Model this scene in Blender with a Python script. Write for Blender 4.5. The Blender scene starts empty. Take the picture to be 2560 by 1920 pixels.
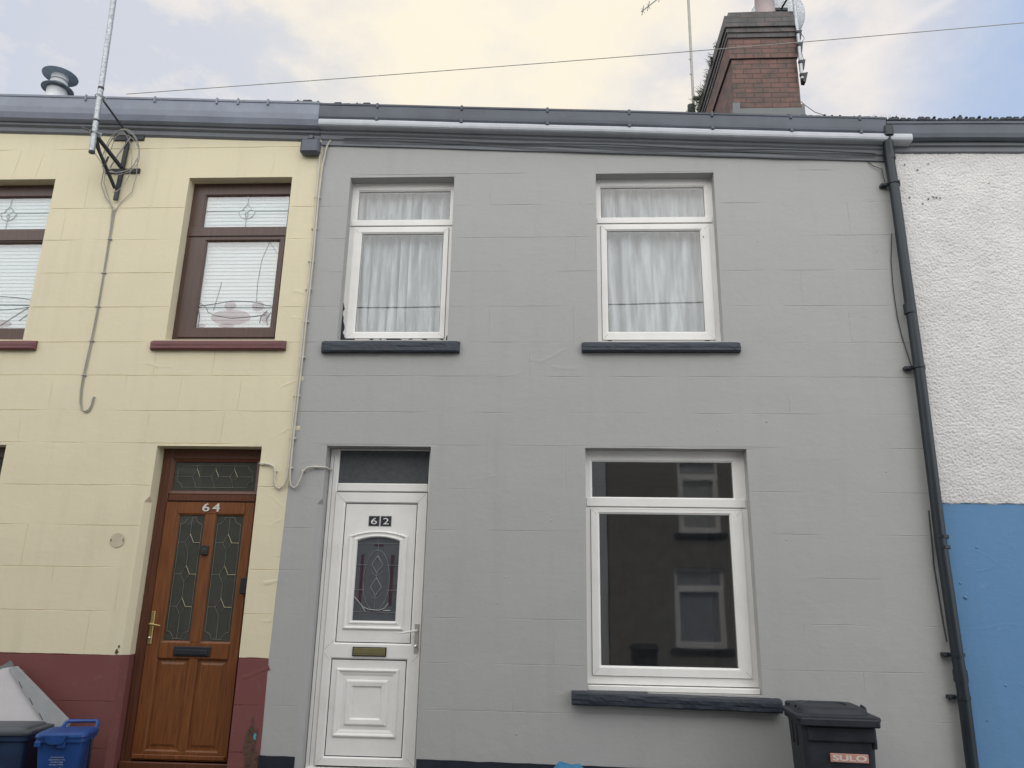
import bpy, math, random
from mathutils import Vector, Matrix, noise
random.seed(7)
rnd = random.uniform
SC = bpy.context.scene
COL = SC.collection
PI = math.pi

def G(x):                       # the street falls gently to the right
    return -0.23 - 0.046 * x

# ------------------------------------------------------------------ materials
def newmat(name):
    m = bpy.data.materials.new(name); m.use_nodes = True
    nt = m.node_tree
    return m, nt, nt.nodes['Principled BSDF']
def N(nt, t, **k):
    n = nt.nodes.new(t)
    for a, b in k.items():
        if a in n.inputs.keys() if hasattr(n.inputs, 'keys') else False: n.inputs[a].default_value = b
        else: setattr(n, a, b)
    return n
def L(nt, a, b): nt.links.new(a, b)
def noise_node(nt, vec, scale, detail=4, rough=0.55):
    n = nt.nodes.new('ShaderNodeTexNoise'); n.inputs['Scale'].default_value = scale
    n.inputs['Detail'].default_value = detail; n.inputs['Roughness'].default_value = rough
    L(nt, vec, n.inputs['Vector']); return n.outputs['Fac']
def ramp(nt, fac, stops):
    r = nt.nodes.new('ShaderNodeValToRGB'); e = r.color_ramp.elements
    while len(e) < len(stops): e.new(0.5)
    for el, (p, c) in zip(e, stops):
        el.position = p; el.color = (c[0], c[1], c[2], 1) if not isinstance(c, (int, float)) else (c, c, c, 1)
    L(nt, fac, r.inputs['Fac']); return r.outputs['Color']
def mixc(nt, fac, a, b, mode='MIX'):
    m = nt.nodes.new('ShaderNodeMix'); m.data_type = 'RGBA'; m.blend_type = mode
    for s, v in ((0, fac), (6, a), (7, b)):
        if isinstance(v, (int, float)): m.inputs[s].default_value = v
        elif isinstance(v, (tuple, list)): m.inputs[s].default_value = (v[0], v[1], v[2], 1)
        else: L(nt, v, m.inputs[s])
    return m.outputs[2]
def math_(nt, op, a, b=None, c=None, clamp=False):
    m = nt.nodes.new('ShaderNodeMath'); m.operation = op; m.use_clamp = clamp
    for i, v in enumerate((a, b, c)):
        if v is None: continue
        if isinstance(v, (int, float)): m.inputs[i].default_value = v
        else: L(nt, v, m.inputs[i])
    return m.outputs[0]
def bump(nt, bsdf, layers):
    prev = None
    for h, dist, st in layers:
        b = nt.nodes.new('ShaderNodeBump'); b.inputs['Distance'].default_value = dist
        b.inputs['Strength'].default_value = st; L(nt, h, b.inputs['Height'])
        if prev: L(nt, prev, b.inputs['Normal'])
        prev = b.outputs['Normal']
    L(nt, prev, bsdf.inputs['Normal'])
def objvec(nt, scale=(1, 1, 1)):
    t = nt.nodes.new('ShaderNodeTexCoord'); mp = nt.nodes.new('ShaderNodeMapping')
    mp.inputs['Scale'].default_value = scale; L(nt, t.outputs['Object'], mp.inputs['Vector'])
    return mp.outputs['Vector']

def render_paint(name, col, dark=None, lump=1.0, rough=0.75, band=None, dirt=0.10):
    """painted smooth render: brush marks, lumps, faint soiling; band = (z, colour below)"""
    m, nt, b = newmat(name)
    v = objvec(nt); vs = objvec(nt, (1, 1, 2.6)); vd = objvec(nt, (5, 5, .5))
    n1 = noise_node(nt, v, 1.3, 5); n2 = noise_node(nt, vs, 9, 5, .6); n3 = noise_node(nt, v, 90, 4, .6)
    n4 = noise_node(nt, v, 11, 5, .6); n5 = noise_node(nt, vd, 1.2, 4)
    base = col
    if band:
        s = nt.nodes.new('ShaderNodeSeparateXYZ'); L(nt, v, s.inputs[0])
        w = noise_node(nt, v, 4, 6, .6)
        zz = math_(nt, 'ADD', s.outputs[2], math_(nt, 'MULTIPLY', math_(nt, 'SUBTRACT', w, .5), .022))
        f = math_(nt, 'GREATER_THAN', zz, band[0])
        base = mixc(nt, f, band[1], col)
    dk = tuple(c * .80 for c in col); 
    c = mixc(nt, math_(nt, 'MULTIPLY', n1, dirt * 1.6), base, tuple(x * .55 for x in (col if not band else (.4, .36, .28))))
    c = mixc(nt, ramp(nt, n5, [(.52, 0), (.75, dirt)]), c, (.12, .12, .11))
    c = mixc(nt, ramp(nt, n4, [(.62, 0), (.80, dirt * 1.2)]), c, (.75, .75, .73))
    L(nt, c, b.inputs['Base Color'])
    b.inputs['Roughness'].default_value = rough
    b.inputs['Specular IOR Level'].default_value = .35
    bump(nt, b, [(n1, .020 * lump, .5), (n4, .007 * lump, .5), (n2, .0035 * lump, .45), (n3, .0012, .5)])
    return m
def plain(name, col, rough=.5, metal=0, var=.12, bs=40, bd=.0006, spec=.5, scale=6):
    m, nt, b = newmat(name)
    v = objvec(nt); n1 = noise_node(nt, v, scale, 5, .6); n2 = noise_node(nt, v, bs, 4)
    c = mixc(nt, ramp(nt, n1, [(.3, 0), (.75, 1)]), tuple(x * (1 - var) for x in col), tuple(min(1, x * (1 + var)) for x in col))
    L(nt, c, b.inputs['Base Color']); b.inputs['Metallic'].default_value = metal
    L(nt, ramp(nt, n1, [(.2, rough * .85), (.8, min(1, rough * 1.15))]), b.inputs['Roughness'])
    b.inputs['Specular IOR Level'].default_value = spec
    bump(nt, b, [(n2, bd, .6)])
    return m
def upvc(name, col=(.88, .865, .835)):
    m, nt, b = newmat(name)
    v = objvec(nt); vs = objvec(nt, (1.5, 1.5, 1.5)); n1 = noise_node(nt, v, 3, 6, .65); n2 = noise_node(nt, v, 45, 5, .7)
    c = mixc(nt, ramp(nt, n1, [(.46, 0), (.8, .22)]), col, (.42, .41, .37))
    c = mixc(nt, ramp(nt, n2, [(.63, 0), (.80, .35)]), c, (.33, .32, .29))
    L(nt, c, b.inputs['Base Color']); b.inputs['Roughness'].default_value = .33
    bump(nt, b, [(noise_node(nt, v, 5, 3), .002, .4)])
    return m
def wood(name, a, b_, rough=.4, vertical=True):
    m, nt, b = newmat(name)
    v = objvec(nt, (1, 1, .06) if vertical else (.06, 1, 1))
    n1 = noise_node(nt, v, 60, 6, .6); n2 = noise_node(nt, objvec(nt), 2, 3)
    c = mixc(nt, ramp(nt, n1, [(.35, 0), (.65, 1)]), a, b_)
    c = mixc(nt, math_(nt, 'MULTIPLY', n2, .25), c, (.02, .01, .008))
    L(nt, c, b.inputs['Base Color']); b.inputs['Roughness'].default_value = rough
    bump(nt, b, [(n1, .001, .4)])
    return m
def glass(name, boost=1.7, tint=(1, 1, 1), rough=0.0, wav=.0):
    m = bpy.data.materials.new(name); m.use_nodes = True; nt = m.node_tree
    nt.nodes.clear(); out = nt.nodes.new('ShaderNodeOutputMaterial')
    tr = nt.nodes.new('ShaderNodeBsdfTransparent'); tr.inputs[0].default_value = (*tint, 1)
    gl = nt.nodes.new('ShaderNodeBsdfGlossy'); gl.inputs['Roughness'].default_value = rough
    lw = nt.nodes.new('ShaderNodeLayerWeight'); lw.inputs[0].default_value = .5      # Schlick, the same from both sides
    f = math_(nt, 'MULTIPLY', math_(nt, 'MULTIPLY_ADD', math_(nt, 'POWER', lw.outputs['Facing'], 5), .96, .042), boost, clamp=True)
    if wav:
        b = nt.nodes.new('ShaderNodeBump'); b.inputs['Distance'].default_value = wav; b.inputs['Strength'].default_value = 1
        L(nt, noise_node(nt, objvec(nt), 1.3, 1), b.inputs['Height']); L(nt, b.outputs[0], gl.inputs['Normal'])
    mx = nt.nodes.new('ShaderNodeMixShader'); L(nt, f, mx.inputs[0]); L(nt, tr.outputs[0], mx.inputs[1]); L(nt, gl.outputs[0], mx.inputs[2])
    L(nt, mx.outputs[0], out.inputs[0]); return m
def obscure(name, col, fac, boost, rough):
    m = glass(name, boost, (.8, .8, .8), rough); nt = m.node_tree; out = [n for n in nt.nodes if n.type == 'OUTPUT_MATERIAL'][0]
    src = out.inputs[0].links[0].from_socket; d = nt.nodes.new('ShaderNodeBsdfDiffuse')
    L(nt, mixc(nt, noise_node(nt, objvec(nt), 30, 4), tuple(c * .7 for c in col), tuple(c * 1.3 for c in col)), d.inputs[0])
    mx = nt.nodes.new('ShaderNodeMixShader'); mx.inputs[0].default_value = fac; L(nt, src, mx.inputs[1]); L(nt, d.outputs[0], mx.inputs[2]); L(nt, mx.outputs[0], out.inputs[0]); return m
def netcurtain(name):
    m = bpy.data.materials.new(name); m.use_nodes = True; nt = m.node_tree
    b = nt.nodes['Principled BSDF']; out = nt.nodes['Material Output']
    v = objvec(nt, (1, 1, .12)); n = noise_node(nt, v, 13, 5, .55)
    L(nt, mixc(nt, ramp(nt, n, [(.34, 0), (.66, 1)]), (.36, .40, .415), (.56, .61, .63)), b.inputs['Base Color'])
    b.inputs['Roughness'].default_value = .9
    tr = nt.nodes.new('ShaderNodeBsdfTransparent'); mx = nt.nodes.new('ShaderNodeMixShader')
    L(nt, ramp(nt, n, [(.35, .40), (.65, .06)]), mx.inputs[0]); L(nt, b.outputs[0], mx.inputs[1]); L(nt, tr.outputs[0], mx.inputs[2])
    L(nt, mx.outputs[0], out.inputs[0]); return m
def brick(name, c1, c2, mortar, grime=.5):
    m, nt, b = newmat(name)
    t = nt.nodes.new('ShaderNodeTexCoord'); s = nt.nodes.new('ShaderNodeSeparateXYZ'); L(nt, t.outputs['Object'], s.inputs[0])
    cb = nt.nodes.new('ShaderNodeCombineXYZ'); L(nt, math_(nt, 'ADD', s.outputs[0], s.outputs[1]), cb.inputs[0]); L(nt, s.outputs[2], cb.inputs[1])
    nz = nt.nodes.new('ShaderNodeTexNoise'); nz.inputs['Scale'].default_value = 5
    br = nt.nodes.new('ShaderNodeTexBrick'); L(nt, cb.outputs[0], br.inputs['Vector'])
    br.inputs['Scale'].default_value = 1; br.inputs['Brick Width'].default_value = .235; br.inputs['Row Height'].default_value = .078
    br.inputs['Mortar Size'].default_value = .006; br.inputs['Mortar Smooth'].default_value = .3
    br.inputs['Color1'].default_value = (*c1, 1); br.inputs['Color2'].default_value = (*c2, 1); br.inputs['Mortar'].default_value = (*mortar, 1)
    v = objvec(nt); n1 = noise_node(nt, v, 5, 6, .65); n2 = noise_node(nt, v, 60, 4)
    z = nt.nodes.new('ShaderNodeMapRange'); L(nt, s.outputs[2], z.inputs[0])
    c = mixc(nt, ramp(nt, n1, [(.4, 0), (.7, grime)]), br.outputs['Color'], (.06, .065, .06))
    L(nt, c, b.inputs['Base Color']); b.inputs['Roughness'].default_value = .9
    bump(nt, b, [(math_(nt, 'SUBTRACT', 1, br.outputs['Fac']), .012, .8), (n2, .003, .5)])
    return m

M = {}
M['grey'] = render_paint('grey_masonry_paint', (.432, .430, .420), lump=1.0, dirt=.05)
M['cream'] = render_paint('cream_masonry_paint', (.80, .722, .515), lump=.7, band=(.96, (.19, .060, .058)), dirt=.07)
M['blue'] = render_paint('blue_masonry_paint', (.13, .275, .48), lump=.8)
M['dash'] = plain('white_pebbledash', (.72, .70, .685), .9, bs=170, bd=.003, var=.09, spec=.2, scale=3)
M['black'] = plain('black_gloss_masonry_paint', (.018, .022, .034), .42, bs=25, bd=.003)
M['sill'] = plain('charcoal_sill_paint', (.040, .050, .066), .62, bs=22, bd=.008, var=.25)
M['sill3'] = plain('dark_navy_sill_paint', (.022, .028, .042), .5, bs=22, bd=.008, var=.25)
M['maroon'] = plain('maroon_sill_paint', (.165, .060, .062), .55, bs=20, bd=.003, var=.15)
M['upvc'] = upvc('white_plastic_frame')
M['seam'] = plain('dark_seal', (.03, .03, .035), .6)
M['brown'] = wood('brown_window_frame', (.085, .046, .036), (.115, .064, .049), .35)
M['oak'] = wood('oak_woodgrain_door', (.15, .047, .012), (.25, .086, .021), .42)
M['oakf'] = wood('dark_woodgrain_frame', (.10, .034, .016), (.15, .052, .024), .38)
M['glass'] = glass('window_glass', 3.1, rough=.03, wav=.0012)
M['glass_sky'] = glass('upstairs_glass', 2.0, wav=.0004)
M['glass64'] = glass('upstairs_glass_brown_frames', 3.6, wav=.0005)
M['glass_door'] = obscure('obscure_door_glass', (.10, .105, .09), .55, 1.8, .03)
M['glass_fan'] = obscure('satin_fanlight_glass', (.11, .118, .125), .8, 1.6, .2)
M['glass_62'] = obscure('textured_door_glass', (.13, .14, .155), .6, 1.8, .03)
M['net'] = netcurtain('net_curtain')
M['blind'] = plain('white_blind_slat', (.56, .68, .69), .6, var=.03)
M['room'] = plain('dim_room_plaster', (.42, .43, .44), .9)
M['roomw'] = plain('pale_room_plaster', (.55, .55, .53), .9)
M['lead'] = plain('silver_lead_strip', (.46, .47, .45), .35, metal=.6)
M['leadglint'] = plain('lead_highlight', (.75, .66, .42), .35, metal=.6)  # pale glint painted along one side of the leads
M['leaddull'] = plain('dull_lead_strip', (.26, .25, .20), .5, metal=.3)
M['leaddark'] = plain('dark_lead_strip', (.24, .25, .25), .45, metal=.4)
M['red'] = plain('red_stained_glass', (.055, .024, .035), .2)
M['pink'] = glass('pink_stained_glass', .6, tint=(.88, .84, .85))
M['gold'] = plain('brass', (.50, .38, .17), .38, metal=.9, var=.15)
M['brassdull'] = plain('dull_anodised_brass', (.27, .24, .12), .45, metal=.6)
M['chrome'] = plain('polished_nickel', (.72, .70, .66), .22, metal=.9)
M['plastic_black'] = plain('black_plastic', (.018, .020, .026), .45)
M['numeral'] = plain('polished_metal_numeral', (.80, .78, .74), .3, metal=.3)
M['white'] = plain('white_enamel', (.82, .82, .80), .35)
M['gutter'] = plain('glare_greyed_black_gutter', (.085, .098, .125), .42, var=.25, scale=3)  # black plastic greyed, veiling glare put into the colour
M['gutterL'] = plain('glare_lightened_gutter', (.23, .255, .315), .45, var=.18, scale=3)  # lightened to blue-grey, lens haze put into the colour
M['trim'] = plain('pale_grey_gutter_plastic', (.50, .52, .56), .4, var=.1)
M['fascia'] = plain('grey_fascia_board', (.20, .212, .23), .7, var=.12, scale=3)
M['slate'] = plain('dark_roof_slate', (.055, .062, .075), .75, bs=18, bd=.01, var=.35)
M['moss'] = plain('moss', (.045, .065, .03), .95, bs=60, bd=.01, var=.4)
M['brick'] = brick('red_chimney_brick', (.205, .112, .094), (.16, .095, .082), (.085, .065, .060), .8)
M['brickd'] = brick('sooty_chimney_brick', (.150, .125, .122), (.115, .11, .115), (.09, .09, .09), .8)
M['lead_sheet'] = plain('lead_flashing', (.15, .16, .165), .6, bs=20, bd=.005)
M['pot'] = plain('buff_chimney_pot', (.34, .28, .28), .8, bs=20, bd=.003)
M['galv'] = plain('galvanised_steel', (.42, .44, .46), .42, metal=.55, var=.45, scale=45)
M['steel'] = plain('stainless_flue', (.74, .76, .78), .4, metal=.2, var=.15)  # near-white, carries the veiling glare in the colour
M['cowl'] = plain('blue_grey_cowl', (.32, .38, .46), .5)  # veiling glare painted into the cap and collar colour
M['bracket'] = plain('black_steel_bracket', (.022, .024, .028), .5)
M['cable_grey'] = plain('grey_cable', (.36, .35, .32), .6)
M['cable_pale'] = plain('pale_painted_cable', (.58, .55, .47), .6)
M['cable_dark'] = plain('dark_cable', (.05, .05, .055), .6)
M['pipe'] = plain('black_downpipe_plastic', (.015, .022, .029), .38, var=.25, scale=3)
M['bin'] = plain('charcoal_bin_plastic', (.018, .021, .029), .55, bs=60, bd=.0015, var=.45, scale=9)
M['caddy'] = plain('blue_caddy_plastic', (.013, .065, .25), .42, var=.25)
M['bluebin'] = plain('navy_bin_plastic', (.012, .033, .085), .5, var=.35)
M['binlid'] = plain('faded_bin_lid', (.075, .085, .10), .5, var=.25)
M['foam'] = plain('white_polystyrene', (.62, .60, .61), .9, bs=120, bd=.004, var=.05)
M['foamedge'] = plain('grey_board_edge', (.34, .35, .36), .8)
M['bag'] = plain('blue_woven_bag', (.035, .19, .36), .6, bs=140, bd=.002, var=.15)
M['sticker'] = plain('faded_red_sticker', (.58, .30, .25), .5, var=.1, scale=30)
M['stickerw'] = plain('off_white_print', (.72, .64, .58), .5)
M['patch'] = plain('grey_filler', (.60, .53, .39), .85)
M['bare'] = plain('bare_brown_masonry', (.10, .055, .04), .9, bs=60, bd=.01, var=.5, scale=25)
M['teal'] = plain('old_teal_paint', (.06, .33, .38), .6)
M['asphalt'] = plain('asphalt', (.055, .055, .057), .9, bs=120, bd=.006, var=.2)
M['paving'] = plain('concrete_paving', (.11, .108, .105), .85, bs=40, bd=.004, var=.15)
M['kerb'] = plain('kerb_stone', (.28, .27, .26), .8)
M['earth'] = plain('rough_ground', (.10, .11, .07), .95)
M['opp_beige'] = render_paint('beige_render', (.24, .228, .215), lump=1)
M['opp_white'] = render_paint('pale_render', (.60, .61, .63), lump=1)
M['curtain_dark'] = plain('dim_curtain', (.18, .2, .2), .9)
M['grass'] = plain('weed_green', (.07, .11, .035), .8, var=.4)

# ------------------------------------------------------------------ mesh builder
def wloc(o):
    v = Vector((0, 0, 0))
    while o: v += o.location; o = o.parent
    return v
class MB:
    def __init__(s): s.v = []; s.f = []; s.m = []; s.s = []
    def add(s, vs, fs, mi=0, sm=False):
        o = len(s.v); s.v += [tuple(p) for p in vs]
        for f in fs: s.f.append(tuple(i + o for i in f)); s.m.append(mi); s.s.append(sm)
    def quad(s, a, b, c, d, mi=0): s.add([a, b, c, d], [(0, 1, 2, 3)], mi)
    def box(s, x0, x1, y0, y1, z0, z1, mi=0, bv=0.0):
        if bv <= 0:
            v = [(x, y, z) for x in (x0, x1) for y in (y0, y1) for z in (z0, z1)]
            s.add(v, [(0, 1, 3, 2), (4, 6, 7, 5), (0, 4, 5, 1), (2, 3, 7, 6), (0, 2, 6, 4), (1, 5, 7, 3)], mi)
        else:       # chamfered box
            bv = min(bv, (x1 - x0) * .45, (y1 - y0) * .45, (z1 - z0) * .45)
            X = (x0, x1); Y = (y0, y1); Z = (z0, z1); v = []; idx = {}
            for i in (0, 1):
                for j in (0, 1):
                    for k in (0, 1):
                        dx = bv if i == 0 else -bv; dy = bv if j == 0 else -bv; dz = bv if k == 0 else -bv
                        idx[i, j, k, 0] = len(v); v.append((X[i], Y[j] + dy, Z[k] + dz))
                        idx[i, j, k, 1] = len(v); v.append((X[i] + dx, Y[j], Z[k] + dz))
                        idx[i, j, k, 2] = len(v); v.append((X[i] + dx, Y[j] + dy, Z[k]))
            f = []
            for i in (0, 1): f.append((idx[i,0,0,0], idx[i,1,0,0], idx[i,1,1,0], idx[i,0,1,0]))
            for j in (0, 1): f.append((idx[0,j,0,1], idx[1,j,0,1], idx[1,j,1,1], idx[0,j,1,1]))
            for k in (0, 1): f.append((idx[0,0,k,2], idx[1,0,k,2], idx[1,1,k,2], idx[0,1,k,2]))
            for i in (0, 1):
                for j in (0, 1): f.append((idx[i,j,0,0], idx[i,j,1,0], idx[i,j,1,1], idx[i,j,0,1]))
                for k in (0, 1): f.append((idx[i,0,k,0], idx[i,1,k,0], idx[i,1,k,2], idx[i,0,k,2]))
            for j in (0, 1):
                for k in (0, 1): f.append((idx[0,j,k,1], idx[1,j,k,1], idx[1,j,k,2], idx[0,j,k,2]))
            for i in (0, 1):
                for j in (0, 1):
                    for k in (0, 1): f.append((idx[i,j,k,0], idx[i,j,k,1], idx[i,j,k,2]))
            s.add(v, f, mi)
    def prism(s, poly, y0, y1, mi=0):      # poly in (x, z)
        n = len(poly); v = [(x, y0, z) for x, z in poly] + [(x, y1, z) for x, z in poly]
        s.add(v, [tuple(range(n)), tuple(range(2 * n - 1, n - 1, -1))] + [(i, i + n, (i + 1) % n + n, (i + 1) % n) for i in range(n)], mi)
    def tube(s, pts, r, n=8, mi=0, cap=True):
        pts = [Vector(p) for p in pts]; rs = r if isinstance(r, (list, tuple)) else [r] * len(pts)
        v = []; up = None
        for i, p in enumerate(pts):
            t = (pts[min(i + 1, len(pts) - 1)] - pts[max(i - 1, 0)]).normalized()
            if up is None: up = t.orthogonal().normalized()
            up = (up - t * up.dot(t)); up = up.normalized() if up.length > 1e-6 else t.orthogonal().normalized()
            w = t.cross(up)
            for k in range(n):
                a = 2 * PI * k / n; v.append(p + (up * math.cos(a) + w * math.sin(a)) * rs[i])
        f = [(i * n + k, i * n + (k + 1) % n, (i + 1) * n + (k + 1) % n, (i + 1) * n + k) for i in range(len(pts) - 1) for k in range(n)]
        s.add(v, f, mi, True)
        if cap:
            o = (len(pts) - 1) * n
            s.add(v[:n], [tuple(range(n - 1, -1, -1))], mi); s.add(v[o:], [tuple(range(n))], mi)
    def lathe(s, prof, c=(0, 0, 0), n=28, mi=0, mat=None):   # prof [(r,z)]
        v = []
        for r, z in prof:
            for k in range(n):
                a = 2 * PI * k / n; p = Vector((r * math.cos(a), r * math.sin(a), z))
                if mat: p = mat @ p
                v.append(p + Vector(c))
        s.add(v, [(i * n + k, i * n + (k + 1) % n, (i + 1) * n + (k + 1) % n, (i + 1) * n + k) for i in range(len(prof) - 1) for k in range(n)], mi, True)
    def loft(s, rings, mi=0, smooth=False, caps=True):
        n = len(rings[0]); v = [p for r in rings for p in r]
        s.add(v, [(i * n + k, i * n + (k + 1) % n, (i + 1) * n + (k + 1) % n, (i + 1) * n + k) for i in range(len(rings) - 1) for k in range(n)], mi, smooth)
        if caps:
            s.add(rings[0], [tuple(range(n))], mi); s.add(rings[-1], [tuple(range(n))], mi)
    def sweep(s, path, prof, mi=0, cap=False):
        """closed path [(x,z)] counter-clockwise; prof [(inset, y)] : mitred moulding"""
        n = len(path); nrm = []
        for i in range(n):
            p0, p1, p2 = Vector(path[i - 1]), Vector(path[i]), Vector(path[(i + 1) % n])
            d1 = (p1 - p0).normalized(); d2 = (p2 - p1).normalized()
            a = Vector((-d1.y, d1.x)); b = Vector((-d2.y, d2.x)); m = (a + b).normalized()
            nrm.append(m / max(.3, m.dot(a)))
        v = []
        for ins, y in prof:
            for p, q in zip(path, nrm): v.append((p[0] + q.x * ins, y, p[1] + q.y * ins))
        s.add(v, [(i * n + k, i * n + (k + 1) % n, (i + 1) * n + (k + 1) % n, (i + 1) * n + k) for i in range(len(prof) - 1) for k in range(n)], mi)
        if cap:
            o = (len(prof) - 1) * n; s.add(v[o:], [tuple(range(n))], mi)
    def rring(s, x0, x1, z0, z1, prof, mi=0, cap=False):
        s.sweep([(x0, z0), (x1, z0), (x1, z1), (x0, z1)], prof, mi, cap)
    def build(s, name, mats, parent=None, local=False, recalc=True):
        me = bpy.data.meshes.new(name)
        off = wloc(parent) if (parent and not local) else Vector((0, 0, 0))
        me.from_pydata([(a - off.x, b - off.y, c - off.z) for a, b, c in s.v], [], s.f)
        if not isinstance(mats, (list, tuple)): mats = [mats]
        for m in mats: me.materials.append(m)
        me.polygons.foreach_set('material_index', s.m); me.polygons.foreach_set('use_smooth', s.s)
        me.update()
        o = bpy.data.objects.new(name, me); COL.objects.link(o)
        if parent: o.parent = parent
        return o
def tag(o, label=None, cat=None, group=None, kind=None):
    if label: o['label'] = label
    if cat: o['category'] = cat
    if group: o['group'] = group
    if kind: o['kind'] = kind
    return o
def thing(name, loc, label, cat, group=None, rz=0):
    o = bpy.data.objects.new(name, None); COL.objects.link(o); o.empty_display_size = .2
    o.location = loc; o.rotation_euler = (0, 0, rz); return tag(o, label, cat, group)
def text_into(mb, body, x0, x1, z0, z1, y, depth=.002, mi=0, xf=None, bold=0.):
    cu = bpy.data.curves.new('t', 'FONT'); cu.body = body; cu.extrude = 0; cu.resolution_u = 4; cu.offset = bold
    ob = bpy.data.objects.new('t', cu); COL.objects.link(ob)
    bpy.context.view_layer.update()
    me = bpy.data.meshes.new_from_object(ob.evaluated_get(bpy.context.evaluated_depsgraph_get()))
    vs = [v.co.copy() for v in me.vertices]; fs = [tuple(p.vertices) for p in me.polygons]
    ax = min(v.x for v in vs); bx = max(v.x for v in vs); az = min(v.y for v in vs); bz = max(v.y for v in vs)
    out = []
    for v in vs:
        p = (x0 + (v.x - ax) / (bx - ax) * (x1 - x0), y, z0 + (v.y - az) / (bz - az) * (z1 - z0))
        out.append(xf(p) if xf else p)
    mb.add(out, fs, mi)
    if depth:
        back = [(p[0], p[1] - depth, p[2]) for p in out] if not xf else [xf((0, 0, 0))] * 0
        if back:
            mb.add(back, fs, mi)
            ed = {}
            for f in fs:
                for i in range(len(f)):
                    e = (f[i], f[(i + 1) % len(f)])
                    if (e[1], e[0]) in ed: del ed[(e[1], e[0])]
                    else: ed[e] = 1
            n = len(out)
            mb.add(out + back, [(a, b, b + n, a + n) for a, b in ed], mi)
    bpy.data.objects.remove(ob); bpy.data.curves.remove(cu); bpy.data.meshes.remove(me)

# ------------------------------------------------------------------ walls
def groove(mb, a, b, amp=.003, drop=.3, w=.0035, wob=.0025, step=.05, mi=0, seed=0.):
    """scored joint in the render: a pillowed lip above, a crisp return, a lip below"""
    a = Vector(a); b = Vector(b); d = b - a; ln = d.length
    if ln < .02: return
    d /= ln; q = Vector((-d.y, d.x))
    if q.y < 0 or (abs(q.y) < .1 and q.x < 0): q = -q
    n = max(2, int(ln / step)); rows = []
    for i in range(n + 1):
        t = ln * i / n; p = a + d * t
        nz = noise.noise(Vector((p.x * 3.1 + seed, p.y * 3.1, seed)))
        p = p + q * (noise.noise(Vector((p.x * 9, p.y * 9, 3 + seed))) * wob * 2)
        k = max(0.0, min(1.0, (nz + .55 - drop) * 2.2)) * amp * rnd(.75, 1.15)
        rows.append((p, k))
    offs = [(.022, .0006, 0), (w + .004, 0, -.7), (w * .9, 0, -1), (0, -.0003, -.05), (-w, 0, -.75), (-.018, .0006, 0)]
    v = []
    for p, k in rows:
        for o, yb, ya in offs:
            pp = p + q * o; v.append((pp.x, yb + ya * k - (.0002 if k > 0 else -.0006), pp.y))
    m = len(offs)
    mb.add(v, [(i * m + j, (i + 1) * m + j, (i + 1) * m + j + 1, i * m + j + 1) for i in range(n) for j in range(m - 1)], mi, False)
def cut(x0, x1, holes, z):
    segs = [(x0, x1)]
    for hx0, hx1, hz0, hz1 in holes:
        if hz0 - .02 < z < hz1 + .012:
            ns = []
            for a, b in segs:
                if hx1 <= a or hx0 >= b: ns.append((a, b)); continue
                if a < hx0: ns.append((a, hx0 - .004))
                if b > hx1: ns.append((hx1 + .004, b))
            segs = ns
    return segs
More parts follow.
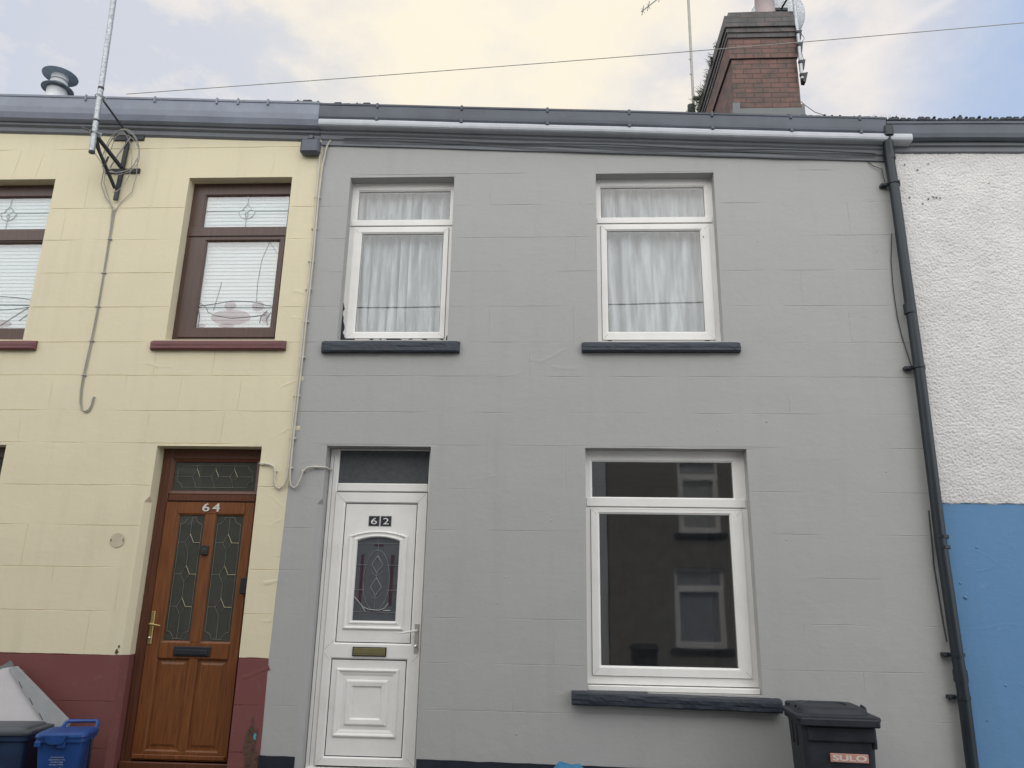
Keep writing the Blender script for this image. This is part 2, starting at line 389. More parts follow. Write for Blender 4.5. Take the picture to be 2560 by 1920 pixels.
def wall_mesh(mb, x0, x1, z0, ztop, holes, y=0., edge=None, depth=.14, chamf=(), courses=(), verts=(), amp=.006, drop=.3, fill=.09):
    """front face as one grid: rectangular openings with reveals, scored joints cut into the face.
    courses: heights of the long joints; verts: (x at bottom, x at top, z bottom, z top)"""
    W_ = .0036
    zs = sorted({z0, 6.6} | {h[2] for h in holes} | {h[3] for h in holes}); zj = {}
    xs = sorted({x0, x1} | {h[0] for h in holes} | {h[1] for h in holes}); xj = {}
    hz = set(zs); hx = set(xs)
    for k, z in enumerate(courses):
        if min(abs(z - q) for q in hz) < .009: continue
        for d in (-W_, 0, W_): zs.append(z + d); zj[z + d] = (k, d)
    for k, (xa, xb, za, zb) in enumerate(verts):
        x = (xa + xb) / 2
        if min(abs(x - q) for q in xs) < .012 + abs(xb - xa) / 2: continue
        for d in (-W_, 0, W_): xs.append(x + d); xj[x + d] = (k, d)
    def filler(lst, a, b, st, md):
        n = int((b - a) / st)
        for q in [a + (b - a) * t / n for t in range(1, n)]:
            if min(abs(q - w) for w in lst) > md: lst.append(q)
    filler(xs, x0, x1, fill, .045 if fill < .5 else .1); filler(zs, z0, 6.2, fill * 1.2, .03 if fill < .5 else .1)
    xs.sort(); zs.sort()
    def cut_k(nv): return max(0., min(1., (nv + .55 - drop) * 2.4))
    V = {}; idx = {}
    def P(i, j):
        if (i, j) in idx: return idx[i, j]
        z = zs[j]; x = xs[i]; yy = y; zz = z
        onh = any(h[0] - 1e-6 <= x <= h[1] + 1e-6 and h[2] - 1e-6 <= z <= h[3] + 1e-6 for h in holes)
        if j == len(zs) - 1: zz = ztop(x)
        if not onh:
            if z in zj:
                k, d = zj[z]; zz = z + .0028 * noise.noise(Vector((x * 5, k * 3.7, 0)))
                if d == 0: yy += amp * cut_k(noise.noise(Vector((x * 2.3, k * 7.1, 2)))) * (.8 + .4 * noise.noise(Vector((x * 30, k, 5))))
            if x in xj:
                k, d = xj[x]; xa, xb, za, zb = verts[k]; t = max(0, min(1, (z - za) / (zb - za)))
                if d == 0 and za < z < zb: yy = max(yy, y + amp * .62 * cut_k(noise.noise(Vector((z * 3.3, k * 5.1, 8))) - .02))
                x = x + (xb - xa) * (t - .5) + .003 * noise.noise(Vector((k * 2.2, z * 5, 1)))
            if x not in xj and z not in zj: pass
            yy += .004 * noise.noise(Vector((x * 2.1, z * 2.4, 9))) if fill < .5 else 0
        if edge and i == len(xs) - 1: x = edge(zz); yy = y
        idx[i, j] = len(V); V[len(V)] = (x, yy, zz); return idx[i, j]
    F = []
    for i in range(len(xs) - 1):
        for j in range(len(zs) - 1):
            cx = (xs[i] + xs[i + 1]) / 2; cz = (zs[j] + zs[j + 1]) / 2
            if any(h[0] < cx < h[1] and h[2] < cz < h[3] for h in holes): continue
            F.append((P(i, j), P(i + 1, j), P(i + 1, j + 1), P(i, j + 1)))
    mb.add([V[k] for k in range(len(V))], F)
    for hx0, hx1, hz0, hz1 in holes:
        ch = [c for c in chamf if abs(c[0] - hx1) < .001 and abs(c[1] - hz0) < .001]
        if ch:
            continue
        mb.quad((hx0, y, hz0), (hx0, depth, hz0), (hx0, depth, hz1), (hx0, y, hz1))
        mb.quad((hx1, y, hz0), (hx1, y, hz1), (hx1, depth, hz1), (hx1, depth, hz0))
        mb.quad((hx0, y, hz1), (hx0, depth, hz1), (hx1, depth, hz1), (hx1, y, hz1))
        if hz0 > .3: mb.quad((hx0, y, hz0), (hx1, y, hz0), (hx1, depth, hz0), (hx0, depth, hz0))
def door_reveal(mb, x0, x1, z0, zc, z1, c, y, depth):
    """door opening whose left corner is chamfered by c below zc"""
    mb.quad((x1, y, z0), (x1, y, z1), (x1, depth, z1), (x1, depth, z0))
    mb.quad((x0, y, z1), (x0, depth, z1), (x1, depth, z1), (x1, y, z1))
    mb.quad((x0, y, zc), (x0, depth, zc), (x0, depth, z1), (x0, y, z1))
    e = .05
    mb.quad((x0, e, z0), (x0, depth, z0), (x0, depth, zc), (x0, e, zc))
    mb.quad((x0 - c, y, z0), (x0, e, z0), (x0, e, zc - .05), (x0 - c, y, zc - .05))
    mb.add([(x0 - c, y, zc - .05), (x0, e, zc - .05), (x0, y, zc), (x0, e, zc)], [(0, 1, 2), (1, 3, 2)])
    mb.add([(x0 - c, y, zc - .05), (x0, y, zc), (x0 - c, y, zc)], [(0, 1, 2)])
def room(x0, x1, z0, z1, parent, y0=.14, dep=1.6, ex=.5, mat='room', zf=None):
    mb = MB(); a = [(x0, z0), (x1, z0), (x1, z1), (x0, z1)]
    b = [(x0 - ex, z0 - ex if zf is None else zf), (x1 + ex, z0 - ex if zf is None else zf), (x1 + ex, z1 + .2), (x0 - ex, z1 + .2)]
    y1 = y0 + .06; y2 = y1 + dep
    for i in range(4):
        j = (i + 1) % 4
        mb.quad((a[i][0], y0, a[i][1]), (a[j][0], y0, a[j][1]), (b[j][0], y1, b[j][1]), (b[i][0], y1, b[i][1]))
        mb.quad((b[i][0], y1, b[i][1]), (b[j][0], y1, b[j][1]), (b[j][0], y2, b[j][1]), (b[i][0], y2, b[i][1]))
    mb.add([(p[0], y2, p[1]) for p in b], [(0, 1, 2, 3)])
    return mb.build('room', M[mat], parent)

CZ = [.595, .956, 1.313, 1.68, 2.039, 2.396, 2.782, 3.085, 3.425, 3.752, 4.108, 4.463, 4.818, 5.167, 5.513]
def zt64(x): return 6.10 - .046 * (x + 2.33)
def zt62(x): return 6.06 - .046 * (x + 2.13)
def ztr(x): return 5.83 - .03 * (x - 3.3)

# ------------------------------------------------------------------ frames
def mitres(mb, x0, x1, z0, z1, w, y, mi):
    for sx, sz in ((0, 0), (1, 0), (0, 1), (1, 1)):
        xa = x1 if sx else x0; za = z1 if sz else z0; dx = -1 if sx else 1; dz = -1 if sz else 1
        p = Vector((xa + dx * .004, za + dz * .004)); q = Vector((xa + dx * w, za + dz * w)); d = (q - p).normalized(); n = Vector((-d.y, d.x)) * .0007
        mb.quad((p.x + n.x, y, p.y + n.y), (q.x + n.x, y, q.y + n.y), (q.x - n.x, y, q.y - n.y), (p.x - n.x, y, p.y - n.y), mi)
def window(parent, op, up, lo, yf, mat, fb=.055, sash=True, gm='glass_sky', tr=None, sill=None, label=None, cill=False):
    """op outer opening, up/lo glass rectangles; yf front plane of the frame"""
    x0, x1, z0, z1 = op; mb = MB(); t0, t1 = tr
    fz0 = z0 + (fb - .055 if fb > .055 else 0)
    # outer frame in two lights
    mb.rring(x0, x1, t1 - .001, z1, [(0, yf + .07), (0, yf)] + [(up[0] - x0 - .014, yf), (up[0] - x0 - .006, yf + .006), (up[0] - x0, yf + .022), (up[0] - x0, yf + .05)]) if False else None
    def frame(xa, xb, za, zb, g, yy):
        # picture-frame with unequal members: outer rect to glass rect
        pts_o = [(xa, za), (xb, za), (xb, zb), (xa, zb)]
        pts_g = [(g[0], g[2]), (g[1], g[2]), (g[1], g[3]), (g[0], g[3])]
        def ins(k, e):  # glass rect grown by e
            return [(g[0] - e, g[2] - e), (g[1] + e, g[2] - e), (g[1] + e, g[3] + e), (g[0] - e, g[3] + e)][k]
        rings = [[(p[0], yy + .06, p[1]) for p in pts_o], [(p[0], yy, p[1]) for p in pts_o],
                 [(*(ins(k, .016)[:1]), yy, ins(k, .016)[1]) for k in range(4)],
                 [(ins(k, .013)[0], yy + .004, ins(k, .013)[1]) for k in range(4)],
                 [(ins(k, .003)[0], yy + .010, ins(k, .003)[1]) for k in range(4)],
                 [(ins(k, 0)[0], yy + .020, ins(k, 0)[1]) for k in range(4)],
                 [(ins(k, 0)[0], yy + .05, ins(k, 0)[1]) for k in range(4)]]
        mb.loft(rings, 0, False, False)
        # dark gasket
        e = .0035
        mb.loft([[(ins(k, e * 0)[0], yy + .0195, ins(k, 0)[1]) for k in range(4)], [(ins(k, -e)[0], yy + .0215, ins(k, -e)[1]) for k in range(4)]], 1, False, False)
    frame(x0, x1, t0 + .0, z1, up, yf)
    if sash:
        s = (x0 + .045, x1 - .045, z0 + fb, t0 - .012)
        # frame round the sash
        a = [(x0, z0), (x1, z0), (x1, t0 - .0005), (x0, t0 - .0005)]; b = [(s[0], s[2]), (s[1], s[2]), (s[1], s[3]), (s[0], s[3])]
        mb.loft([[(p[0], yf + .06, p[1]) for p in a], [(p[0], yf + .0008, p[1]) for p in a], [(p[0], yf + .0008, p[1]) for p in b], [(p[0], yf + .03, p[1]) for p in b]], 0, False, False)
        o = mb
        sm = MB(); mb = sm; frame(s[0] + .004, s[1] - .004, s[2] + .004, s[3] - .004, lo, yf - .012)
        mitres(sm, s[0] + .004, s[1] - .004, s[2] + .004, s[3] - .004, .05, yf - .0125, 1)
        mb = o
        # shadow gap
        mb.loft([[(p[0], yf + .0295, p[1]) for p in b], [(b[0][0] + .02, yf + .03, b[0][1] + .02), (b[1][0] - .02, yf + .03, b[1][1] + .02), (b[2][0] - .02, yf + .03, b[2][1] - .02), (b[3][0] + .02, yf + .03, b[3][1] - .02)]], 1, False, False)
    else:
        frame(x0, x1, z0, t0 - .0005, lo, yf + .0008)
    # transom nose
    mb.box(x0 + .012, x1 - .012, yf - .010, yf + .002, t0 + .008, t1 - .012, 0, .004)
    mb.quad((x0 + .014, yf - .0022, t0 + .0035), (x1 - .014, yf - .0022, t0 + .0035), (x1 - .014, yf - .0022, t0 + .0065), (x0 + .014, yf - .0022, t0 + .0065), 1)
    for xa, d in ((x0 + .012, -1), (x1 - .012, 1)):      # pointed welds of the transom
        mb.add([(xa, yf - .001, t0 + .008), (xa + d * .022, yf - .001, (t0 + t1) / 2), (xa, yf - .001, t1 - .012), (xa, yf - .0005, (t0 + t1) / 2)], [(0, 1, 2)], 0)
    if cill:
        mb.box(x0 + .003, x1 - .003, yf - .055, yf - .001, z0 + .002, z0 + .045, 0, .006)
        mb.quad((x0, yf - .0005, z0 + .046), (x1, yf - .0005, z0 + .046), (x1, yf - .0005, z0 + .052), (x0, yf - .0005, z0 + .052), 1)
    mitres(mb, x0, x1, t0, z1, .045, yf - .0005, 1)
    w = mb.build('window', [M[mat], M['seam']], parent)
    if label: w['label'] = label
    if sash: sm.build('sash', [M[mat], M['seam']], w)
    for g, yy in ((up, yf + .021), (lo, yf + .009 if sash else yf + .021)):
        p = MB(); p.box(g[0], g[1], yy, yy + .004, g[2], g[3]); p.build('pane', M[gm], w)
    if sill: rough_sill(w, *sill)
    return w
def rough_sill(parent, x0, x1, z0, z1, yfr, mat, amp=.004, tilt=0., back=.10):
    mb = MB(); nx = int((x1 - x0) / .03)
    prof = [(back, z1 + .012), (.0, z1 + .010), (yfr + .02, z1 + .002), (yfr + .004, z1 - .006), (yfr, z1 - .022), (yfr - .001, z1 - .045),
            (yfr + .001, (z0 + z1) / 2 - .01), (yfr, z0 + .012), (yfr + .010, z0 + .001), (yfr + .03, z0), (.0, z0), (back, z0)]
    rings = []
    for i in range(nx + 1):
        x = x0 + (x1 - x0) * i / nx; r = []
        e = 1.0
        for k, (y, z) in enumerate(prof):
            e = min(1, .25 + min(i, nx - i) / 1.2) if k in (2, 3, 4, 5, 6, 7, 8) else 1
            nz = noise.noise(Vector((x * 7, y * 30 + k * 1.7, z * 20))) * amp + noise.noise(Vector((x * 40, k * 3.1, z * 9))) * amp * .7
            yy = y if k in (0, 1, 10, 11) else yfr + (y - yfr) + (1 - e) * .022 + nz
            r.append((x + (noise.noise(Vector((k, z * 30, x))) * .004 if i in (0, nx) else 0), yy, z + nz * .8 + tilt * (x - x0)))
        rings.append(r)
    mb.loft(rings, 0, False, True)
    return mb.build('sill', M[mat], parent)
def disc(mb, x, z, rx, rz, y, mi): mb.prism([(x + rx * math.cos(2 * PI * k / 22), z + rz * math.sin(2 * PI * k / 22)) for k in range(22)], y, y + .002, mi)
def lines(mb, segs, y, r=.003, mi=0):
    for s in segs:
        mb.tube([(p[0], y, p[1]) for p in s], r, 5, mi)
def arc(cx, cz, r, a0, a1, n=8, rz=None):
    rz = rz or r
    return [(cx + r * math.cos(math.radians(a0 + (a1 - a0) * i / n)), cz + rz * math.sin(math.radians(a0 + (a1 - a0) * i / n))) for i in range(n + 1)]

# ================================================================== GREY HOUSE (62)
H62 = thing('terraced_house', (.45, 0, G(.45)), 'grey painted terraced house numbered 62 with white door and three white windows', 'house', 'terraced houses along the near side of the street')
hw = [(-2.005, -.967, 3.775, 5.485), (.425, 1.564, 3.762, 5.50), (.298, 1.70, .76, 2.768)]
d62 = (-2.012, -1.073, -.2, 2.770); ZC = 2.30
mb = MB()
holes = hw + [(d62[0], d62[1], ZC, d62[3]), (d62[0] - .045, d62[1], d62[2], ZC)]
GVJ = [(x, x + rnd(-.004, .004), CZ[a_], CZ[b_]) for x, a_, b_ in [(-.607, 13, 14), (-.607, 11, 12), (-.61, 9, 10), (.2, 9, 10), (-.62, 7, 8), (.21, 7, 8), (-.2, 8, 9), (-.2, 10, 11), (.2, 11, 12), (-.62, 5, 6), (.12, 5, 6), (-.66, 3, 4),
                  (-.67, 1, 2), (.02, 1, 2), (-.97, 0, 1), (-.31, 0, 1), (-.25, 2, 3), (.1, 3, 4), (-2.18, 1, 2), (-2.17, 3, 4), (-2.2, 0, 1), (2.06, 1, 2), (2.5, 0, 1), (2.1, 7, 8), (2.7, 9, 10), (2.4, 3, 4), (2.3, 10, 11), (2.8, 12, 13), (-.3, 12, 13), (-2.2, 9, 10)]]
_s = []
for v_ in GVJ:
    while any(abs((v_[0] + v_[1]) / 2 - (w_[0] + w_[1]) / 2) < .009 for w_ in _s): v_ = (v_[0] + .0045, v_[1] + .0045, v_[2], v_[3])
    _s.append(v_)
GVJ = _s
wall_mesh(mb, -2.42, 3.27, -.6, zt62, holes, 0, chamf=[(d62[1], ZC), (d62[1], d62[2])], courses=CZ, verts=GVJ, amp=.0040, drop=.28)
door_reveal(mb, d62[0], d62[1], d62[2], ZC, d62[3], .045, 0, .16)
gh = hw + [d62]
NOCRACK = hw + [(-2.08, -1.073, -.2, 2.77), (-6.10, -5.04, 3.777, 5.505), (-3.648, -2.595, 3.777, 5.50), (-3.64, -2.605, -.2, 2.758)]
def crack(mb, x, z, ln, ang, amp=.0008, seed=0):
    p = Vector((x, z)); a = ang
    for k in range(int(ln / .12) + 1):
        a = ang + rnd(-.45, .45); q = p + Vector((math.cos(a), math.sin(a))) * .12
        if any(h[0] - .05 < w.x < h[1] + .03 and h[2] - .15 < w.y < h[3] + .04 for h in NOCRACK for w in (p, q)): p = q; continue
        groove(mb, p, q, amp, .05, w=.003, wob=.006, step=.025, seed=seed + k); p = q
for args in [(-.95, 2.40, .45, .05), (-.2, 3.58, .3, .2), (-2.25, 2.62, .25, .0), (.0, 3.52, .2, 0.1)]:
    crack(mb, *args, seed=args[0] * 9)
for k in range(46):      # small knocks and blisters in the paint
    x, z = rnd(-2.2, 3.1), rnd(.3, 5.4)
    if any(h[0] - .05 < x < h[1] + .05 and h[2] - .1 < z < h[3] + .05 for h in gh): continue
    r = rnd(.004, .011); mb.lathe([(r, .0), (r * .7, r * .3), (0, r * .4)], (x, 0.0005, z), 7, 0, Matrix.Rotation(PI / 2, 3, 'X'))
mb.build('wall', M['grey'], H62)
pl = MB()
for a, b, za, zb in ((-2.35, -2.055, .222, .219), (-1.07, 3.19, .228, .185)):
    n = int((b - a) / .1) + 1; top = [(a + (b - a) * i / n, za + (zb - za) * i / n + noise.noise(Vector((i * .9, a, 0))) * .006) for i in range(n + 1)]
    pl.prism([(a, -.6)] + [(b, -.6)] + top[::-1], -.012, -.0008)
pl.build('plinth', M['black'], H62)
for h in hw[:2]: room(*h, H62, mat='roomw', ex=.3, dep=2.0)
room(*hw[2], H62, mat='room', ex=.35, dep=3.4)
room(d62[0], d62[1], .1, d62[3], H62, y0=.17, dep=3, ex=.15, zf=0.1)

window(H62, hw[0], (-1.938, -1.018, 5.085, 5.395), (-1.872, -1.066, 3.900, 4.920), .115, 'upvc', .05, tr=(5.0, 5.085),
       sill=(-2.132, -.848, 3.643, 3.750, -.06, 'sill'), label='left upstairs white window with black peeling sealant at its lower corner')
window(H62, hw[1], (.480, 1.487, 5.092, 5.414), (.532, 1.425, 3.900, 4.935), .115, 'upvc', .05, tr=(5.01, 5.092),
       sill=(.273, 1.700, 3.650, 3.738, -.06, 'sill'), label='right upstairs white window')
w3 = window(H62, hw[2], (.362, 1.593, 2.357, 2.668), (.420, 1.543, .956, 2.204), .115, 'upvc', .115, tr=(2.262, 2.357), gm='glass', cill=True,
       sill=(.168, 1.826, .668, .760, -.10, 'sill3', .004, -.016), label='large downstairs white window with dark glass')
# black sealant and flaked paint round the left upstairs window
def blob(mb, x, z, rx, rz, y, n=11, mi=0, jag=.45):
    pts = [(x + rx * math.cos(2 * PI * k / n) * rnd(1 - jag, 1 + jag), z + rz * math.sin(2 * PI * k / n) * rnd(1 - jag, 1 + jag)) for k in range(n)]
    mb.prism(pts, y - .0015, y, mi)
w1 = [c for c in H62.children if c.name.startswith('window')][0]
SLs = []
def sblob(x, z, rx, rz):
    q = MB(); blob(q, x, z, rx, rz, .1135, 15); SLs.append(q)
sl = MB(); lft = [(-2.004, 3.77 + .03 * k) for k in range(15)]; rgt = [(-1.972 - .0022 * k + rnd(-.010, .012), 3.77 + .03 * k) for k in range(15)]
sl.prism(lft[:1] + rgt + lft[:0:-1], .1115, .1135)
for x, rx, rz in ((-1.955, .035, .022), (-1.90, .028, .016), (-1.70, .02, .010), (-1.48, .055, .024), (-1.545, .03, .010), (-1.2, .028, .012), (-1.04, .02, .010), (-.985, .012, .03), (-1.62, .012, .006), (-1.33, .02, .006)):
    sblob(x, 3.824, rx, rz)
for q in [sl] + SLs: q.build('peeling_sealant', M['plastic_black'], w1)
# casement stays and small marks on the right window
w2 = [c for c in H62.children if c.name.startswith('window')][1]
for xa in (.52, 1.42): mk = MB(); mk.box(xa, xa + .04, .113, .1145, 3.806, 3.812); mk.build('drain_slot', M['seam'], w2)
mk = MB(); blob(mk, 1.455, 4.86, .006, .014, .1025, 8); mk.build('scuff_mark', M['lead_sheet'], w2)

# ---- front door 62
Y = .130
mb = MB(); x0, x1 = -2.008, -1.075
def fr_box(mb, a, b, c, d, yy=Y, mi=0, bv=.006, dy=.06): mb.box(a, b, yy, yy + dy, c, d, mi, bv)
fr_box(mb, x0, -1.930, .06, 2.768); fr_box(mb, -1.103, x1, .06, 2.768)
mb.box(x0 + .002, -1.925, Y + .01, Y + .03, .06, 2.76, 0)
fr_box(mb, -1.9295, -1.1035, 2.757, 2.768); fr_box(mb, -1.9295, -1.1035, 2.377, 2.457, bv=.012)
mb.box(-1.9295, -1.1035, Y - .001, Y + .01, 2.374, 2.3765, 1)
fr_box(mb, -2.0, -1.08, .06, .125, Y - .03)
mb.box(-1.975, -1.972, Y - .0008, Y, .13, 2.7, 1)
door = mb.build('door', [M['upvc'], M['seam']], H62); door['label'] = 'white panelled front door with arched glass and number 62'
mb = MB(); mb.box(-1.927, -1.105, Y + .02, Y + .025, 2.458, 2.756); mb.build('fanlight', M['glass_fan'], door)
# leaf: outer stiles and rails with panels set back behind a dark gasket
mb = MB(); lx0, lx1, lz0, lz1 = -1.926, -1.104, .140, 2.371
yl = Y - .012; P1 = (-1.835, -1.188, 1.093, 2.276); P2 = (-1.855, -1.212, .207, .962)
def panel_hole(mb, o, g, yy, lip=.012):
    a = [(o[0], o[2]), (o[1], o[2]), (o[1], o[3]), (o[0], o[3])]
    def q(e): return [(g[0] + e, g[2] + e), (g[1] - e, g[2] + e), (g[1] - e, g[3] - e), (g[0] + e, g[3] - e)]
    mb.loft([[(p[0], yy + .05, p[1]) for p in a], [(p[0], yy, p[1]) for p in a], [(p[0], yy, p[1]) for p in q(-.012)],
             [(p[0], yy + .006, p[1]) for p in q(-.004)], [(p[0], yy + .012, p[1]) for p in q(0)]], 0, False, False)
    mb.loft([[(p[0], yy + .0115, p[1]) for p in q(-.001)], [(p[0], yy + .012, p[1]) for p in q(.007)]], 1, False, False)
zm = 1.03
panel_hole(mb, (lx0, lx1, zm, lz1), P1, yl); panel_hole(mb, (lx0, lx1, lz0, zm), P2, yl)
mitres(mb, lx0, lx1, zm, lz1, .085, yl - .0005, 1)
mitres(mb, lx0, lx1, lz0, zm - .02, .06, yl - .0005, 1)
leaf = mb.build('door_leaf', [M['upvc'], M['seam']], door)
# panel faces with mouldings
mb = MB(); yp = yl + .0125
ar = lambda xa, xb, za, zs, pk: [(xa, za), (xb, za), (xb, zs)] + [(xb + (xa - xb) * t / 12, zs + (pk - zs) * (1 - (2 * t / 12 - 1) ** 2)) for t in range(1, 12)] + [(xa, zs)]
out = ar(-1.783, -1.258, 1.200, 1.990, 2.034); inn = ar(-1.704, -1.332, 1.274, 1.945, 1.978)
n = len(out)
A = [(P1[0] + .006, P1[2] + .006), (P1[1] - .006, P1[2] + .006), (P1[1] - .006, P1[3] - .006), (P1[0] + .006, P1[3] - .006)]
# face round the arch: strips
mb.quad((A[0][0], yp, A[0][1]), (A[1][0], yp, A[1][1]), (A[1][0], yp, 1.200), (A[0][0], yp, 1.200))
mb.quad((A[0][0], yp, 1.2), (-1.783, yp, 1.2), (-1.783, yp, 1.99), (A[0][0], yp, 1.99))
mb.quad((-1.258, yp, 1.2), (A[1][0], yp, 1.2), (A[1][0], yp, 1.99), (-1.258, yp, 1.99))
top = [p for p in out if p[1] >= 1.99]; top = sorted(top)
mb.add([(p[0], yp, p[1]) for p in top] + [(p[0], yp, A[2][1]) for p in top], [(i, i + 1, i + 1 + len(top), i + len(top)) for i in range(len(top) - 1)])
mb.quad((A[0][0], yp, 1.99), (-1.783, yp, 1.99), (-1.783, yp, A[2][1]), (A[0][0], yp, A[2][1]))
mb.quad((-1.258, yp, 1.99), (A[1][0], yp, 1.99), (A[1][0], yp, A[2][1]), (-1.258, yp, A[2][1]))
def lerp(t): return [(a[0] + (b[0] - a[0]) * t, a[1] + (b[1] - a[1]) * t) for a, b in zip(out, inn)]
mb.loft([[(p[0], yp + y, p[1]) for p in lerp(t)] for t, y in ((0, 0), (.04, -.010), (.16, -.016), (.26, -.014), (.34, -.008), (.40, -.004), (.62, -.005), (.70, -.012), (.82, -.013), (.94, -.006), (1, .006), (1, .02))], 0, False, False)
B = [(P2[0] + .006, P2[2] + .006), (P2[1] - .006, P2[2] + .006), (P2[1] - .006, P2[3] - .006), (P2[0] + .006, P2[3] - .006)]
def rc(a, b, c, d): return [(a, c), (b, c), (b, d), (a, d)]
rings = [(rc(P2[0] + .006, P2[1] - .006, P2[2] + .006, P2[3] - .006), 0), (rc(-1.805, -1.270, .353, .889), 0), (rc(-1.800, -1.275, .358, .884), -.012), (rc(-1.790, -1.285, .368, .874), -.016), (rc(-1.782, -1.293, .376, .866), -.013),
         (rc(-1.772, -1.303, .386, .856), -.005), (rc(-1.762, -1.313, .396, .846), -.003), (rc(-1.745, -1.33, .413, .829), .004), (rc(-1.715, -1.360, .443, .799), .003), (rc(-1.708, -1.367, .450, .792), -.009), (rc(-1.698, -1.377, .460, .782), -.012), (rc(-1.68, -1.395, .478, .764), -.010),
         (rc(-1.668, -1.407, .490, .752), -.009), (rc(-1.655, -1.420, .503, .739), .003), (rc(-1.650, -1.425, .508, .734), .003)]
mb.loft([[(p[0], yp + y, p[1]) for p in r] for r, y in rings], 0, False, False)
mb.add([(p[0], yp + .003, p[1]) for p in rings[-1][0]], [(0, 1, 2, 3)])
mb.build('door_panel', M['upvc'], door)
mb = MB(); mb.prism(inn, yp + .010, yp + .014); mb.build('arched_pane', M['glass_62'], door)
mb = MB(); yg = yp + .008; gx = -1.518
lines(mb, [[(-1.70, 1.345), (-1.336, 1.345)], [(-1.70, 1.925), (-1.336, 1.925)], [(-1.70, 1.53), (-1.62, 1.53)], [(-1.336, 1.53), (-1.42, 1.53)], [(-1.70, 1.74), (-1.60, 1.74)], [(-1.336, 1.74), (-1.44, 1.74)],
           [(gx, 1.96), (gx, 1.82)], [(gx, 1.67), (gx, 1.63)], [(gx, 1.48), (gx, 1.38)]], yg, .0022, 1)
for zc in (1.745, 1.555):
    lines(mb, [[(gx, zc + .075), (gx + .048, zc), (gx, zc - .075), (gx - .048, zc), (gx, zc + .075)]], yg, .0035, 0)
    lines(mb, [arc(gx, zc - .02, .055, 200, 340, 8, .075)], yg, .0025, 1)
lines(mb, [arc(gx, 1.60, .115, 0, 180, 12, .27) + arc(gx, 1.60, .115, 180, 360, 12, .24)], yg, .003, 1)
lines(mb, [[(-1.702, 1.47), (-1.66, 1.43), (-1.62, 1.385), (-1.56, 1.365), (-1.48, 1.36), (-1.43, 1.38), (-1.40, 1.42)], [(-1.64, 1.41), (-1.60, 1.35)], [(-1.44, 1.36), (-1.38, 1.36)]], yg, .0042, 0)
mb.box(-1.665, -1.640, yg, yg + .003, 1.42, 1.83, 2); mb.box(-1.40, -1.372, yg, yg + .003, 1.40, 1.83, 2); mb.box(-1.555, -1.475, yg, yg + .003, 1.90, 1.918, 2); mb.box(-1.56, -1.48, yg, yg + .003, 1.345, 1.36, 2)
mb.build('stained_glass_leading', [M['lead'], M['leaddark'], M['red']], door)
mb = MB(); mb.box(-1.678, -1.387, yl - .012, yl, .986, 1.062, 1, .004); mb.box(-1.668, -1.397, yl - .017, yl - .010, .994, 1.054, 0, .003); mb.box(-1.666, -1.399, yl - .0185, yl - .0165, 1.006, 1.008, 1)
mb.build('letterbox', [M['brassdull'], M['plastic_black']], door)
mb = MB(); mb.box(-1.158, -1.118, yl - .012, yl, 1.02, 1.26, 0, .010)
mb.tube([(-1.138, yl - .01, 1.20), (-1.138, yl - .05, 1.20), (-1.16, yl - .056, 1.198), (-1.277, yl - .054, 1.178)], [.011, .011, .010, .007], 8, 1)
mb.lathe([(.0, .018), (.014, .016), (.016, 0)], (-1.138, yl - .012, 1.075), 14, 0, Matrix.Rotation(PI / 2, 3, 'X'))
mb.build('door_handle', [M['chrome'], M['white']], door)
for dg, xa, xb in (('6', -1.619, -1.520), ('2', -1.512, -1.414)):
    mb = MB(); mb.box(xa, xb, yp - .003, yp, 2.074, 2.165, 2, .001); mb.box(xa + .006, xb - .006, yp - .006, yp - .0031, 2.080, 2.159, 0, .001)
    text_into(mb, dg, xa + .024, xb - .022, 2.092, 2.147, yp - .0062, .001, 1)
    for q in (xa + .012, xb - .012): mb.box(q - .0015, q + .0015, yp - .007, yp - .006, 2.118, 2.121, 1)
    mb.build('number_tile', [M['plastic_black'], M['white'], M['lead_sheet']], door)
st = MB(); st.box(-2.05, -1.03, -.28, .10, G(-1.5) - .1, .06, 0, .01); st.build('doorstep', M['paving'], H62)

# ---- eaves of 62
def extrude_x(mb, prof, x0, x1, zf, n=14, mi=0, wob=0.):
    rings = []
    for i in range(n + 1):
        x = x0 + (x1 - x0) * i / n; r = [(x, y + noise.noise(Vector((x * 1.3, 0, k * .2))) * wob, zf(x) + z + noise.noise(Vector((x * 1.1, 5, 0))) * wob) for k, (y, z) in enumerate(prof)]
        rings.append(r)
    mb.loft(rings, mi, False, True)
def ge62(x): return 6.238 - .0470 * (x + 2.13)
def ge64(x): return 6.262 - .0462 * (x + 2.34)
def ger(x): return 5.985 - .0150 * (x - 3.3)
def hround(r, dz, n=9, t=.004, y0=-.03):      # half-round open gutter (section y,z), hung at y0-2r..y0
    o = [(y0 - r + r * math.cos(a), dz - r * math.sin(a)) for a in [PI * k / n for k in range(n + 1)]]
    i = [(y0 - r + (r - t) * math.cos(a), dz - (r - t) * math.sin(a)) for a in [PI * k / n for k in range(n, -1, -1)]]
    return o + i
gut_prof = [(-.15, 0), (-.158, -.004), (-.156, -.020), (-.150, -.026), (-.149, -.120), (-.146, -.150), (-.138, -.168), (-.05, -.168), (-.05, -.02), (-.06, -.02), (-.06, -.158), (-.135, -.158), (-.142, -.11), (-.142, -.02), (-.142, 0)]
mb = MB(); extrude_x(mb, gut_prof, -2.338, 3.19, ge62, 20, 0, .006)
for x in (-1.75, -.9, -.05, .75, 1.55, 2.3, 2.95): mb.box(x - .012, x + .012, -.162, -.12, ge62(x) - .045, ge62(x) + .010, 0, .004); mb.box(x - .016, x + .016, -.158, -.13, ge62(x) - .185, ge62(x) - .14, 0, .004)
gut = mb.build('gutter', M['gutter'], H62)
